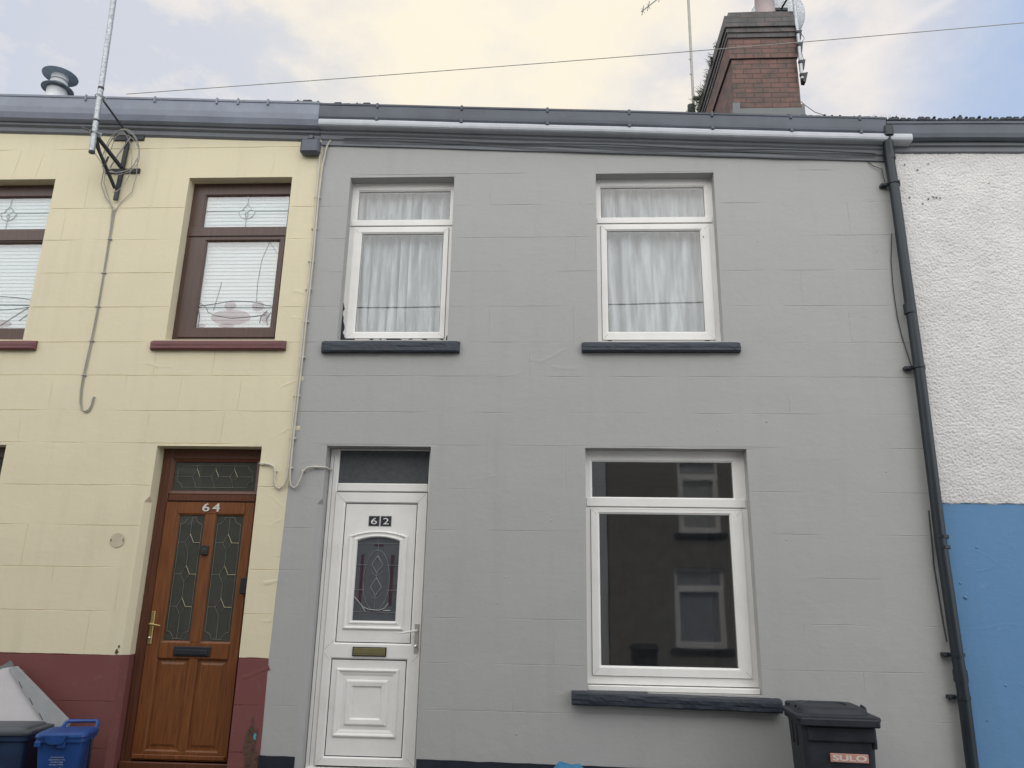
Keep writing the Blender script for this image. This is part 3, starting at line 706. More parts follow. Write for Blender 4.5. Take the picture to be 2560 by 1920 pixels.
trim_prof = [(-.132, -.1685), (-.143, -.178), (-.150, -.196), (-.151, -.222), (-.146, -.240), (-.132, -.250), (-.05, -.252), (-.05, -.1685)]
mb = MB(); extrude_x(mb, trim_prof, -2.335, 3.42, lambda x: ge62(x) if x < 3.1 else ge62(3.1) - .03 * (x - 3.1), 22, 0, .005); mb.build('fascia_trim', M['trim'], H62)
mb = MB(); extrude_x(mb, [(-.065, -.2505), (-.065, -.285), (-.045, -.300), (-.040, -.335), (-.022, -.350), (-.020, -.395), (.01, -.400), (.01, -.2505)], -2.335, 3.23, ge62, 22, 0, .005)
mb.build('fascia', M['fascia'], H62)
for k, (dz, yy, lab) in enumerate(((-.325, -.045, 'top'), (-.345, -.03, 'middle'), (-.375, -.03, 'bottom'))):
    mb = MB(); mb.tube([(x / 10, yy - .004, ge62(x / 10) + dz + .008 * math.sin(x * .33 + k * 2) - .01 * k * math.sin(x * .11)) for x in range(-21, 32, 1)], .0035, 5)
    tag(mb.build('cable', M['lead_sheet'], None), lab + ' one of three thin dark cables running along under the gutter of the grey house', 'cable', 'cables under the grey house gutter')

# ---- roof 62 with chimney
def roof(parent, x0, x1, zf, lumps=(), name='roof', seedk=0):
    mb = MB(); sl_ = .665; n = 10
    for i in range(n):
        xa = x0 + (x1 - x0) * i / n; xb = x0 + (x1 - x0) * (i + 1) / n
        for ya, yb in ((-.05, 3.6), (3.6, 7.6)):
            za = -.06 + (sl_ * (ya + .05) if ya < 3 else sl_ * 3.65); zb = -.06 + (sl_ * 3.65 if ya < 3 else sl_ * 3.65 - sl_ * 4)
            mb.quad((xa, ya, zf(xa) + za), (xb, ya, zf(xb) + za), (xb, yb, zf(xb) + zb), (xa, yb, zf(xa) + zb))
    # first courses of slates
    for la, lb, h, w in lumps:
        x = la
        while x < lb:
            ww = w * rnd(.75, 1.2); hh = h * rnd(.35, 1.25)
            mb.box(x, x + ww * .93, -.145 + rnd(0, .02), .12, zf(x) - .03, zf(x) + hh, 0, .012)
            if rnd(0, 1) < .35:
                c = (x + ww / 2, -.13, zf(x) + hh); r = rnd(.008, .016); mb.lathe([(r, -.006), (r * .9, r * .3), (r * .4, r * .7), (0, r * .75)], c, 7, 1)
            x += ww
    return mb.build(name, [M['slate'], M['moss']], parent)
roof(H62, -2.33, 3.27, ge62, [(-2.33, -1.86, .030, .11), (2.25, 3.27, .022, .07)])
ch = MB()
yf, yb = 2.50, 4.42
def rough_block(mb, x0, x1, y0, y1, z0, z1, mi=0, amp=.006, st=.078):
    nz = max(1, round((z1 - z0) / st)); rings = []
    for j in range(nz + 1):
        z = z0 + (z1 - z0) * j / nz; q = []
        for (xa, ya, xb, yb_) in ((x0, y0, x1, y0), (x1, y0, x1, y1), (x1, y1, x0, y1), (x0, y1, x0, y0)):
            m = 5
            for k in range(m):
                t = k / m; x = xa + (xb - xa) * t; y = ya + (yb_ - ya) * t
                nn = noise.noise(Vector((x * 5, y * 5, z * 9))) * amp
                q.append((x + nn, y + nn, z))
        rings.append(q)
    mb.loft(rings, mi, False, True)
rough_block(ch, 2.49, 3.385, yf, yb, 6.9, 8.795, 0)
rough_block(ch, 2.462, 3.40, yf - .025, yb + .025, 8.80, 9.125, 0)
rough_block(ch, 2.450, 3.41, yf - .045, yb + .045, 9.13, 9.20, 1)
rough_block(ch, 2.435, 3.415, yf - .060, yb + .06, 9.205, 9.275, 1)
rough_block(ch, 2.410, 3.425, yf - .085, yb + .085, 9.28, 9.44, 1)
rough_block(ch, 2.425, 3.42, yf - .06, yb + .06, 9.442, 9.48, 1, .012)
rough_block(ch, 2.49, 3.40, yf - .01, yb + .01, 9.482, 9.585, 1, .012)
chim = ch.build('chimney', [M['brick'], M['brickd']], H62)
mb = MB(); mb.box(2.47, 3.41, yf - .012, yf - .001, 7.55, 8.0, 0, .004)
for k in range(6): mb.prism([(2.476, 7.4), (2.485, 7.4), (2.485, 8.05), (2.476, 8.05)], yf + .05 + k * .3, yf + .3 + k * .3)
mb.box(2.46, 2.56, yf - .018, yf - .0125, 7.6, 8.09, 0, .003); mb.box(3.386, 3.43, yf - .01, yf + .3, 7.5, 8.06, 0, .004)
mb.build('lead_flashing', M['lead_sheet'], chim)
mb = MB(); mb.lathe([(.158, 9.58), (.158, 9.62), (.145, 9.64), (.138, 9.9), (.128, 10.15), (.150, 10.17), (.150, 10.24), (.11, 10.24), (.10, 9.7)], (3.085, 2.72, 0), 30)
mb.lathe([(.20, 9.583), (.18, 9.61), (.159, 9.63)], (3.085, 2.72, 0), 24)
mb.build('chimney_pot', M['pot'], chim)

# ---- downpipe
mb = MB(); PX = [(3.205, -.11, 5.80), (3.205, -.105, 5.74), (3.21, -.085, 5.66), (3.213, -.075, 5.50), (3.222, -.075, 5.2), (3.222, -.075, 4.4), (3.226, -.075, 3.5), (3.218, -.075, 2.5), (3.212, -.075, 2.0), (3.220, -.075, 1.4), (3.222, -.075, 1.1), (3.228, -.075, .8), (3.222, -.075, .3), (3.222, -.075, G(3.2) - .05)]
mb.tube(PX, .046, 18)
mb.box(3.165, 3.245, -.17, -.03, 5.78, 5.90, 0, .012)
for z in (5.62, .955, 4.05): 
    x = 3.216 if z > 1 else 3.225
    mb.tube([(x, -.075, z - .05), (x, -.075, z + .04)], .053, 18)
dp = mb.build('downpipe', M['pipe'], H62)
for z, lug in ((5.32, 1), (3.50, 1), (2.03, 0), (1.945, 0), (1.105, 1), (.79, 1)):
    mb = MB(); x = 3.222; mb.tube([(x, -.075, z - .012), (x, -.075, z + .012)], .056, 18)
    if lug: mb.box(x - .105 if z > 3 else x - .098, x - .04, -.055, -.002, z - .016, z + .016, 0, .004); mb.box(x - .095, x - .075, -.062, -.05, z - .01, z + .01, 0, .003)
    mb.box(x + .045, x + .075, -.05, -.002, z - .014, z + .014, 0, .003)
    mb.build('clip', M['pipe'], dp)
for pts_, r_, lab in (([(3.165, -.03, 4.82), (3.135, -.012, 4.55), (3.123, -.012, 4.3), (3.125, -.012, 4.0), (3.145, -.012, 3.8), (3.175, -.02, 3.6), (3.19, -.03, 3.5)], .0045, 'thin dark cable bowing out left of the downpipe beside the upstairs wall'),
        ([(3.02, -.006, 5.62), (3.08, -.02, 5.54), (3.15, -.03, 5.50), (3.17, -.03, 5.3)], .004, 'short thin cable entering behind the top of the downpipe'),
        ([(3.17, -.03, 2.25), (3.166, -.022, 2.0), (3.158, -.02, 1.8), (3.165, -.02, 1.6), (3.172, -.02, 1.35), (3.176, -.03, 1.2)], .006, 'dark cable hugging the left side of the lower downpipe')):
    mb = MB(); mb.tube(pts_, r_, 6); tag(mb.build('cable', M['cable_dark'], None), lab, 'cable', 'thin cables beside the downpipe')

# ================================================================== CREAM HOUSE (64)
H64 = thing('terraced_house', (-5.1, 0, G(-5.1)), 'cream terraced house with maroon base, brown windows and wooden door numbered 64', 'house', 'terraced houses along the near side of the street')
h4 = [(-6.10, -5.04, 3.777, 5.505), (-3.648, -2.595, 3.777, 5.50), (-6.45, -4.99, .80, 2.755)]
d64 = (-3.572, -2.605, -.2, 2.758)
def edge64(z):
    pts = [(-1, -2.345), (.22, -2.345), (.96, -2.353), (1.6, -2.343), (2.36, -2.332), (2.83, -2.323), (4.4, -2.297), (5.84, -2.315), (8, -2.32)]
    for (a, xa), (b, xb) in zip(pts, pts[1:]):
        if z <= b: return xa + (xb - xa) * (z - a) / (b - a)
    return -2.32
mb = MB(); holes = h4 + [(d64[0], d64[1], ZC, d64[3]), (d64[0] - .045, d64[1], d64[2], ZC)]
V = [(5.167, 5.513, [-4.685, -3.99]), (4.818, 5.167, [-4.865, -3.83]), (4.463, 4.818, [-4.69, -3.99]), (4.108, 4.463, [-4.87, -3.825]), (3.752, 4.108, [-4.70, -4.0]),
     (3.425, 3.752, [-5.7, -5.04, -4.37, -3.72, -3.16, -2.6]), (3.085, 3.425, [-6.1, -5.4, -4.70, -4.0, -3.434, -2.872]), (2.396, 2.782, [-4.68, -3.99]), (2.039, 2.396, [-4.37, -3.72]), (1.68, 2.039, [-4.7, -4.01]),
     (1.313, 1.68, [-4.36, -3.736]), (.956, 1.313, [-4.7, -4.015]), (.595, .956, [-4.365, -3.745]), (.24, .595, [-4.7, -4.0])]
CVJ = [(x + (k % 3) * .003, x + rnd(-.008, .008) + (k % 3) * .003, za, zb) for k, (za, zb, xs) in enumerate(V) for x in xs]
CVJ += [(xb, xa, zb, za) for (xa, za), (xb, zb) in [((-5.46, 5.845), (-5.50, 5.513)), ((-5.21, 5.845), (-5.26, 5.513)), ((-4.97, 5.845), (-5.015, 5.513)), ((-4.86, 5.845), (-4.855, 5.513)), ((-3.695, 5.84), (-3.64, 5.513)), ((-3.465, 5.84), (-3.415, 5.513)), ((-3.237, 5.84), (-3.18, 5.513)),
                           ((-3.025, 5.84), (-3.055, 5.513)), ((-2.78, 5.84), (-2.815, 5.513)), ((-2.56, 5.84), (-2.59, 5.513)), ((-5.75, 5.845), (-5.70, 5.513)),
                           ((-4.905, 3.08), (-4.89, 2.782)), ((-4.36, 3.08), (-4.355, 2.782)), ((-3.72, 3.08), (-3.713, 2.782)), ((-3.624, 3.08), (-3.58, 2.782)), ((-3.418, 3.08), (-3.37, 2.782)), ((-3.243, 3.08), (-3.215, 2.782)), ((-2.983, 3.08), (-3.0, 2.782)), ((-2.77, 3.08), (-2.81, 2.782))]]
_s = []
for v_ in CVJ:          # keep the joint columns apart
    while any(abs((v_[0] + v_[1]) / 2 - (w_[0] + w_[1]) / 2) < .009 for w_ in _s): v_ = (v_[0] + .0045, v_[1] + .0045, v_[2], v_[3])
    _s.append(v_)
CVJ = _s
wall_mesh(mb, -8.2, -2.33, -.6, zt64, holes, -.003, edge64, chamf=[(d64[1], ZC), (d64[1], d64[2])], courses=CZ + [5.845, .24], verts=CVJ, amp=.0070, drop=.10)
door_reveal(mb, d64[0], d64[1], d64[2], ZC, d64[3], .045, -.003, .16)
e = [(edge64(z) , z) for z in (-.6, .22, .96, 1.6, 2.36, 2.83, 3.6, 4.4, 5.1, 5.84, 6.1)]
mb.add([(x, -.003, z) for x, z in e] + [(x + .002, .0, z) for x, z in e], [(i, i + 1, i + 1 + len(e), i + len(e)) for i in range(len(e) - 1)])
g4 = h4 + [d64]
class OffMB:
    """shifts grooves onto the slightly proud cream face"""
    def __init__(s, mb, dy): s.mb = mb; s.dy = dy
    def add(s, v, f, mi=0, sm=False): s.mb.add([(a, b + s.dy, c) for a, b, c in v], f, mi, sm)
om = OffMB(mb, -.003)
for args in [(-2.58, 4.25, .22, .05), (-2.6, 2.80, .24, .3), (-2.58, 1.85, .2, -.5), (-2.58, 2.06, .2, .2), (-2.57, 3.95, .2, .1), (-2.58, 1.55, .2, .4), (-2.58, 1.33, .18, -.4), (-2.56, .8, .2, 0), (-3.9, 3.55, .3, .05), (-2.56, 2.35, .2, -.3), (-2.5, 3.3, .2, .15)]:
    crack(om, *args, amp=.0022, seed=args[1] * 5)
mb.build('wall', M['cream'], H64)
# flaked paint
for x, z, rx, rz, mi in ((-2.42, .22, .055, .22, 'bare'), (-2.40, .36, .016, .022, 'teal'), (-3.66, .985, .014, .02, 'bare'), (-3.645, 1.03, .008, .014, 'bare')):
    mb = MB(); blob(mb, x, z, rx, rz, -.0050 if mi == 'bare' else -.0068, 17); mb.build('flaked_paint', M[mi], H64)
mb = MB(); disc(mb, -3.805, 1.912, .066, .062, -.0075, 0)
for x in (-3.86, -3.752): blob(mb, x, 1.912, .004, .014, -.0080, 8, 1)
mb.build('round_filler_patch', [M['patch'], M['bare']], H64)
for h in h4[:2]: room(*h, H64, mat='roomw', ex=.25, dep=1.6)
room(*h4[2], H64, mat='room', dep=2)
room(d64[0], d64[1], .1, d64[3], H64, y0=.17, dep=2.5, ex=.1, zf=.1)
wA = window(H64, h4[0], (-6.01, -5.128, 5.012, 5.367), (-6.01, -5.130, 3.94, 4.845), .115, 'brown', .05, sash=False, tr=(4.865, 5.0), gm='glass64', sill=(-6.22, -4.885, 3.668, 3.755, -.05, 'maroon', .001), label='left upstairs brown window with pale blind')
wB = window(H64, h4[1], (-3.503, -2.652, 5.02, 5.362), (-3.430, -2.700, 3.943, 4.850), .115, 'brown', .06, tr=(4.90, 5.02), gm='glass64', sill=(-3.767, -2.478, 3.668, 3.757, -.05, 'maroon', .001), label='right upstairs brown window with white blind')
wC = window(H64, h4[2], (-6.36, -5.085, 2.34, 2.65), (-6.36, -5.085, .95, 2.2), .115, 'brown', .06, sash=False, tr=(2.22, 2.34), gm='glass', sill=(-6.58, -4.84, .70, .79, -.05, 'maroon', .001), label='downstairs brown window cut by the photo edge')
for w, cx, z0, z1, xa, xb in ((wB, -3.075, 5.02, 5.362, -3.503, -2.652), (wA, -5.565, 5.012, 5.367, -6.01, -5.128)):
    mb = MB(); yy = .1325; zc = (z0 + z1) / 2 - .005
    lines(mb, [[(xa, zc + .01), (cx - .085, zc + .01)], [(cx + .085, zc + .01), (xb, zc + .01)], [(cx, z1), (cx, zc + .085)], [(cx, z0), (cx, zc - .075)],
               [(cx, zc + .085), (cx + .035, zc + .045), (cx + .048, zc + .02)], [(cx, zc + .085), (cx - .035, zc + .045), (cx - .048, zc + .02)],
               [(cx - .085, zc + .01), (cx - .075, zc - .03), (cx - .045, zc - .065), (cx, zc - .078), (cx + .045, zc - .065), (cx + .075, zc - .03), (cx + .085, zc + .01)],
               [(cx - .085, zc + .01), (cx - .03, zc + .02), (cx + .015, zc - .02), (cx, zc - .078)], [(cx + .085, zc + .01), (cx + .03, zc + .02), (cx - .015, zc - .02), (cx, zc - .078)]], yy, .0032)
    mb.build('tulip_leading', M['lead'], w)
mb = MB(); yy = .121
lines(mb, [[(-3.43, 4.20), (-3.36, 4.16), (-3.33, 4.10), (-3.26, 4.07), (-3.1, 4.04), (-2.95, 4.05), (-2.75, 4.075)], [(-3.43, 4.14), (-3.41, 4.05), (-3.41, 3.95)], [(-3.42, 4.17), (-3.3, 4.185), (-3.1, 4.22), (-2.9, 4.21), (-2.75, 4.17), (-2.70, 4.165)],
           [(-2.745, 4.12), (-2.80, 4.06), (-2.81, 3.99)], [(-2.71, 4.1), (-2.75, 4.03), (-2.73, 3.97)]], yy, .0032, 0)
lines(mb, [[(-3.235, 4.42), (-3.25, 4.3), (-3.28, 4.12)], [(-2.80, 4.85), (-2.86, 4.65), (-2.875, 4.4), (-2.865, 4.21)], [(-2.80, 4.85), (-2.71, 4.72)]], yy + .001, .0022, 0)
disc(mb, -3.10, 4.05, .20, .078, .1235, 1); disc(mb, -3.12, 4.17, .058, .045, .1238, 1); disc(mb, -2.845, 4.165, .06, .052, .1236, 1); disc(mb, -3.13, 3.965, .08, .02, .1228, 1); disc(mb, -2.76, 4.05, .04, .06, .1239, 1); disc(mb, -3.38, 3.965, .045, .02, .1233, 1)
mb.build('stained_glass_motif', [M['leaddark'], M['pink']], wB)
mb = MB(); lines(mb, [arc(-5.6, 4.20, .52, 180, 360, 20, .07), arc(-5.6, 4.20, .52, 0, 180, 20, .08), [(-5.15, 4.16), (-5.3, 4.05), (-5.4, 3.97)], [(-5.13, 4.1), (-5.22, 4.02)]], .133, .0032, 0)
disc(mb, -5.45, 3.99, .16, .045, .1345, 1)
mb.build('stained_glass_motif', [M['leaddark'], M['pink']], wA)

# door 64
mb = MB()
mb.box(-3.570, -3.478, Y, Y + .07, .06, 2.756, 0, .006); mb.box(-2.659, -2.607, Y, Y + .07, .06, 2.756, 0, .006)
mb.box(-3.4775, -2.6595, Y + .001, Y + .07, 2.664, 2.755, 0, .006); mb.box(-3.4775, -2.6595, Y, Y + .07, 2.272, 2.345, 0, .012); mb.box(-3.56, -2.61, Y - .03, Y + .06, .06, .128, 0, .006)
mb.box(-3.535, -3.531, Y - .0008, Y, .13, 2.7, 1); mb.box(-3.478, -2.66, Y - .0005, Y + .001, 2.2685, 2.2715, 1)
mb.rring(-3.478, -2.659, 2.345, 2.664, [(0, Y + .003), (.004, Y + .004), (.026, Y + .012), (.030, Y + .02)])
D64 = mb.build('door', [M['oakf'], M['seam']], H64); D64['label'] = 'brown wooden front door with leaded glass and number 64'
mb = MB(); mb.box(-3.448, -2.689, Y + .021, Y + .025, 2.375, 2.634)
D = mb.build('fanlight', M['glass_door'], D64)
mb = MB(); yl4 = Y - .010
lx = (-3.474, -2.663, .140, 2.266)
GL = (-3.352, -3.097, 1.066, 2.164); GR = (-3.013, -2.742, 1.066, 2.164); PL = (-3.367, -3.083, .212, .937); PR = (-3.019, -2.744, .212, .937)
xs = [lx[0], GL[0], GL[1], GR[0], GR[1], lx[1]]
def bb(a, b, c, d, y=yl4, mi=0, bv=.004): mb.box(a, b, y, y + .045, c, d, mi, bv)
bb(lx[0], -3.3675, lx[2], lx[3]); bb(-2.7435, lx[1], lx[2], lx[3]); bb(-3.367, -2.744, 2.164, lx[3]); bb(-3.367, -2.744, .937, 1.066); bb(-3.367, -2.744, lx[2], .212)
bb(-3.3670, GL[0], 1.0665, 2.1635, bv=.001); bb(GL[1], GR[0], 1.0665, 2.1635); bb(PL[1], PR[0], .2125, .9365)
for g in (GL, GR): mb.rring(*g, [(-.004, yl4 + .002), (.010, yl4 + .010), (.014, yl4 + .02)])
for g in (PL, PR):
    mb.rring(*g, [(-.003, yl4 + .003), (.006, yl4 + .008), (.012, yl4 + .022), (.03, yl4 + .022), (.05, yl4 + .014)], 1, True)
mb.box(lx[0] + .01, lx[1] - .01, yl4 - .012, yl4 + .001, .150, .185, 0, .005)
mb.build('door_leaf', [M['oak'], M['oak']], D64)
for g in (GL, GR):
    mb = MB(); mb.box(g[0] + .012, g[1] - .012, yl4 + .020, yl4 + .024, g[2] + .012, g[3] - .012); mb.build('pane', M['glass_door'], D64)
def leaded(g, horiz, k, y, cr=.05):
    x0, x1, z0, z1 = g; e = .030; a, b, c, d = x0 + e, x1 - e, z0 + e, z1 - e
    S = [arc(a, c, cr, 90, 0, 6), arc(b, c, cr, 180, 90, 6), arc(a, d, cr, -90, 0, 6), arc(b, d, cr, 180, 270, 6),
         [(a + cr, c), (b - cr, c)], [(a + cr, d), (b - cr, d)], [(a, c + cr), (a, d - cr)], [(b, c + cr), (b, d - cr)]]
    hi = []
    if horiz:
        zc = (z0 + z1) / 2
        for i, f in enumerate(k):
            xc = x0 + (x1 - x0) * f; S += [[(xc, d), (xc, zc + .068)], [(xc, zc - .068), (xc, c)], [(xc, zc + .068), (xc - .034, zc), (xc, zc - .068), (xc + .034, zc)]]
            hi.append([(xc, zc + .068), (xc + .034, zc)])
        ed = [a] + [q for f in k for q in (x0 + (x1 - x0) * f - .034, x0 + (x1 - x0) * f + .034)] + [b]
        S += [[(ed[i], zc), (ed[i + 1], zc)] for i in range(0, len(ed), 2)]
    else:
        xc = (x0 + x1) / 2; pz = d
        for f in k:
            zc = z0 + (z1 - z0) * f; S += [[(xc, pz), (xc, zc + .075)], [(a, zc), (xc - .040, zc)], [(xc + .040, zc), (b, zc)], [(xc, zc + .075), (xc - .04, zc), (xc, zc - .075), (xc + .04, zc), (xc, zc + .075)]]
            hi.append([(xc, zc + .075), (xc + .04, zc), (b, zc)]); pz = zc - .075
        S += [[(xc, pz), (xc, c)]]
    m = MB(); lines(m, S, y, .0019, 0); lines(m, hi, y - .001, .0022, 1); return m
leaded((-3.448, -2.689, 2.375, 2.634), True, (.27, .5, .73), Y + .018).build('leading', [M['leaddull'], M['leadglint']], D64)
leaded(GL, False, (.77, .52, .27), yl4 + .017, .06).build('leading', [M['leaddull'], M['leadglint']], D64)
leaded(GR, False, (.77, .52, .27), yl4 + .017, .06).build('leading', [M['leaddull'], M['leadglint']], D64)
mb = MB(); mb.box(-3.225, -2.905, yl4 - .014, yl4, .955, 1.036, 0, .006); mb.box(-3.205, -2.925, yl4 - .022, yl4 - .013, .968, 1.010, 0, .006); mb.build('letterbox', M['plastic_black'], D64)
mb = MB(); mb.box(-3.096, -3.034, yl4 - .022, yl4 + .001, 1.800, 1.885, 0, .008); mb.lathe([(.013, .024), (.016, .023), (.017, .02)], (-3.065, yl4, 1.845), 16, 1, Matrix.Rotation(PI / 2, 3, 'X')); mb.build('doorbell', [M['plastic_black'], M['lead_sheet']], D64)
mb = MB(); mb.box(-3.466, -3.432, yl4 - .010, yl4, 1.045, 1.32, 0, .008); mb.tube([(-3.449, yl4 - .01, 1.215), (-3.449, yl4 - .05, 1.215), (-3.43, yl4 - .055, 1.214), (-3.35, yl4 - .052, 1.200)], [.010, .010, .009, .007], 8, 0)
mb.lathe([(.0, .016), (.010, .015), (.011, 0)], (-3.449, yl4 - .01, 1.10), 12, 1, Matrix.Rotation(PI / 2, 3, 'X')); mb.build('door_handle', [M['gold'], M['chrome']], D64)
for dg, xa, xb in (('6', -3.132, -3.068), ('4', -3.040, -2.972)):
    mb = MB(); text_into(mb, dg, xa, xb, 2.184, 2.258, yl4 - .002, .008, 0, bold=.01); mb.build('house_number', M['numeral'], D64)
mb = MB(); mb.box(-2.690, -2.628, .055, .128, 1.475, 1.615, 0, .008); mb.build('key_safe', M['plastic_black'], D64)
st = MB(); st.box(-3.62, -2.56, -.25, .10, G(-3) - .1, .06, 0, .01); st.build('doorstep', M['paving'], H64)
# eaves 64
mb = MB(); extrude_x(mb, [(-.148, 0), (-.160, -.006), (-.158, -.026), (-.150, -.032), (-.150, -.14), (-.142, -.20), (-.12, -.255), (-.09, -.272), (-.04, -.272), (-.04, -.02), (-.05, -.02), (-.05, -.26), (-.11, -.245), (-.138, -.13), (-.140, -.01)], -8.2, -2.34, ge64, 20, 0, .005)
for x in (-6.9, -5.9, -4.78, -4.05, -3.4, -3.18, -2.87): mb.box(x - .010, x + .010, -.166, -.13, ge64(x) - .06, ge64(x) + .010, 0, .004)
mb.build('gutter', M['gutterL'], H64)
mb = MB(); extrude_x(mb, [(-.065, -.273), (-.065, -.300), (-.035, -.315), (-.030, -.355), (.0, -.375), (.0, -.273)], -8.2, -2.34, ge64, 20, 0, .004); mb.build('fascia', M['fascia'], H64)
roof(H64, -8.2, -2.335, ge64, [(-2.62, -2.335, .026, .10)])

# ================================================================== BLUE AND WHITE HOUSE
HB = thing('terraced_house', (5.4, 0, G(5.4)), 'terraced house with white pebbledash above a blue painted base', 'house', 'terraced houses along the near side of the street')
mb = MB()
nx, nz_ = 540, 560; X0, X1, Z0 = 3.262, 6.60, 2.312
vs = []
for j in range(nz_ + 1):
    for i in range(nx + 1):
        x = X0 + (X1 - X0) * i / nx; z1 = ztr(x); z = Z0 + (z1 - Z0) * j / nz_
        p = Vector((x * 58, z * 64, 1.3)); h = .9 - 1.9 * noise.voronoi(p)[0][0] + .5 * noise.noise(p * 1.3) + .4 * noise.noise(Vector((x * 9, z * 9, 4)))
        if j == 0: z += .016 * noise.noise(Vector((x * 9, 0, 0))) + .008 * noise.noise(Vector((x * 40, 0, 0)))
        vs.append((x, -.012 - .0068 * h - (.0 if j else -.012), z))
mb.add(vs, [(j * (nx + 1) + i, j * (nx + 1) + i + 1, (j + 1) * (nx + 1) + i + 1, (j + 1) * (nx + 1) + i) for j in range(nz_) for i in range(nx)], 0, True)
mb.quad((6.60, -.010, Z0), (8.2, -.010, Z0), (8.2, -.010, ztr(8.2)), (6.60, -.010, ztr(6.6)))
mb.build('pebbledash', M['dash'], HB)
mb = MB(); rg = []
nx = 60
mb.add([(3.262 + (8.2 - 3.262) * i / nx, 0.0 - .003, -.9 + 3.24 * j) for j in (0, 1) for i in range(nx + 1)], [(i, i + 1, i + nx + 2, i + nx + 1) for i in range(nx)])
for args in [(3.45, 1.3, .3, .1), (3.5, 1.95, .2, -.2), (3.7, .9, .3, .0), (3.6, 1.6, .4, .05), (3.9, 1.1, .3, .2), (3.5, 1.75, .2, .6)]: crack(OffMB(mb, -.003), *args, seed=args[0])
for x, z, r in ((3.385, 1.55, .02), (3.40, 1.57, .012), (3.53, 1.95, .012), (3.42, .62, .010), (3.60, .88, .012), (3.36, 1.66, .012)): mb.lathe([(r, .0), (r * .8, r * .35), (0, r * .45)], (x, -.0025, z), 8, 0, Matrix.Rotation(PI / 2, 3, 'X'))
mb.build('painted_base', M['blue'], HB)
for x, z in ((3.375, 5.55), (3.60, 5.56), (3.49, 5.49), (3.38, 5.20), (3.60, 5.20), (3.625, 5.195), (3.66, 5.19), (3.49, 5.13), (4.13, 5.34), (3.55, 5.18)): mb = MB(); blob(mb, x, z, .009, .008, -.018, 7); mb.build('dark_speck', M['cable_dark'], HB)
mb = MB(); extrude_x(mb, [(-.13, -.03), (-.140, -.036), (-.138, -.06), (-.130, -.066), (-.130, -.16), (-.12, -.20), (-.09, -.215), (-.03, -.215), (-.03, -.03), (-.04, -.03), (-.04, -.205), (-.09, -.205), (-.12, -.15), (-.122, -.04)], 3.20, 8.2, ger, 16, 0, .006); mb.build('gutter', M['gutter'], HB)
mb = MB(); extrude_x(mb, [(-.06, -.216), (-.06, -.245), (-.035, -.255), (-.035, -.300), (-.002, -.315), (-.002, -.216)], 3.275, 8.2, ger, 12, 0, .004); mb.build('fascia', M['fascia'], HB)
roof(HB, 3.27, 8.2, ger, [(3.27, 6.2, .022, .06)])
# ---- soft furnishings
def curtain(name, x0, x1, z0, z1, y, label, folds, seed):
    mb = MB(); n = 150; v = []
    for j in range(13):
        t = j / 12
        for i in range(n + 1):
            x = x0 + (x1 - x0) * i / n; u = i / n
            a = .5 + .5 * noise.noise(Vector((u * 4, seed, t * .5)))
            dy = .040 * a * math.sin(u * folds * 6.28 + 2.6 * noise.noise(Vector((u * 3, seed, t * 1.2)))) + .012 * noise.noise(Vector((u * 24, seed, t * .7)))
            v.append((x + .02 * a * math.cos(u * folds * 6.28) + .012 * noise.noise(Vector((u * 9, seed, t * 2))), y + dy, z1 + (z0 - z1) * t))
    mb.add(v, [(j * (n + 1) + i, j * (n + 1) + i + 1, (j + 1) * (n + 1) + i + 1, (j + 1) * (n + 1) + i) for j in range(12) for i in range(n)], 0, True)
    return tag(mb.build(name, M['net'], None), label, 'curtain', 'net curtains in the upstairs windows')
curtain('net_curtain', -2.0, -.97, 3.72, 5.60, .24, 'gathered white net curtain behind the left upstairs window of the grey house', 11, 1.1)
curtain('net_curtain', .42, 1.57, 3.72, 5.60, .24, 'gathered white net curtain behind the right upstairs window of the grey house', 6, 7.7)
def blind(x0, x1, z0, z1, y, label, p=.0395):
    b = thing('venetian_blind', ((x0 + x1) / 2, y, z0), label, 'blind', 'white blinds in the cream house')
    mb = MB(); z = z0
    while z < z1:
        mb.add([(x0, y - .004, z), (x1, y - .004, z), (x1, y - .006, z + p * .12), (x0, y - .006, z + p * .12), (x1, y + .002, z + p * .96), (x0, y + .002, z + p * .96)], [(0, 1, 2, 3), (3, 2, 4, 5)], 0); z += p
    mb.build('slats', M['blind'], b)
    mb = MB(); mb.box(x0, x1, y - .02, y + .02, z1, z1 + .03, 0, .003); mb.build('headrail', M['blind'], b)
    mb = MB(); 
    for x in (x0 + .12, x1 - .12): mb.tube([(x, y - .006, z0), (x, y - .006, z1)], .0012, 4)
    mb.build('cord', M['blind'], b)
blind(-3.62, -2.62, 3.76, 5.47, .172, 'white venetian blind behind the brown window above door 64')
blind(-6.08, -5.06, 3.76, 5.47, .172, 'pale blind behind the leftmost upstairs brown window')

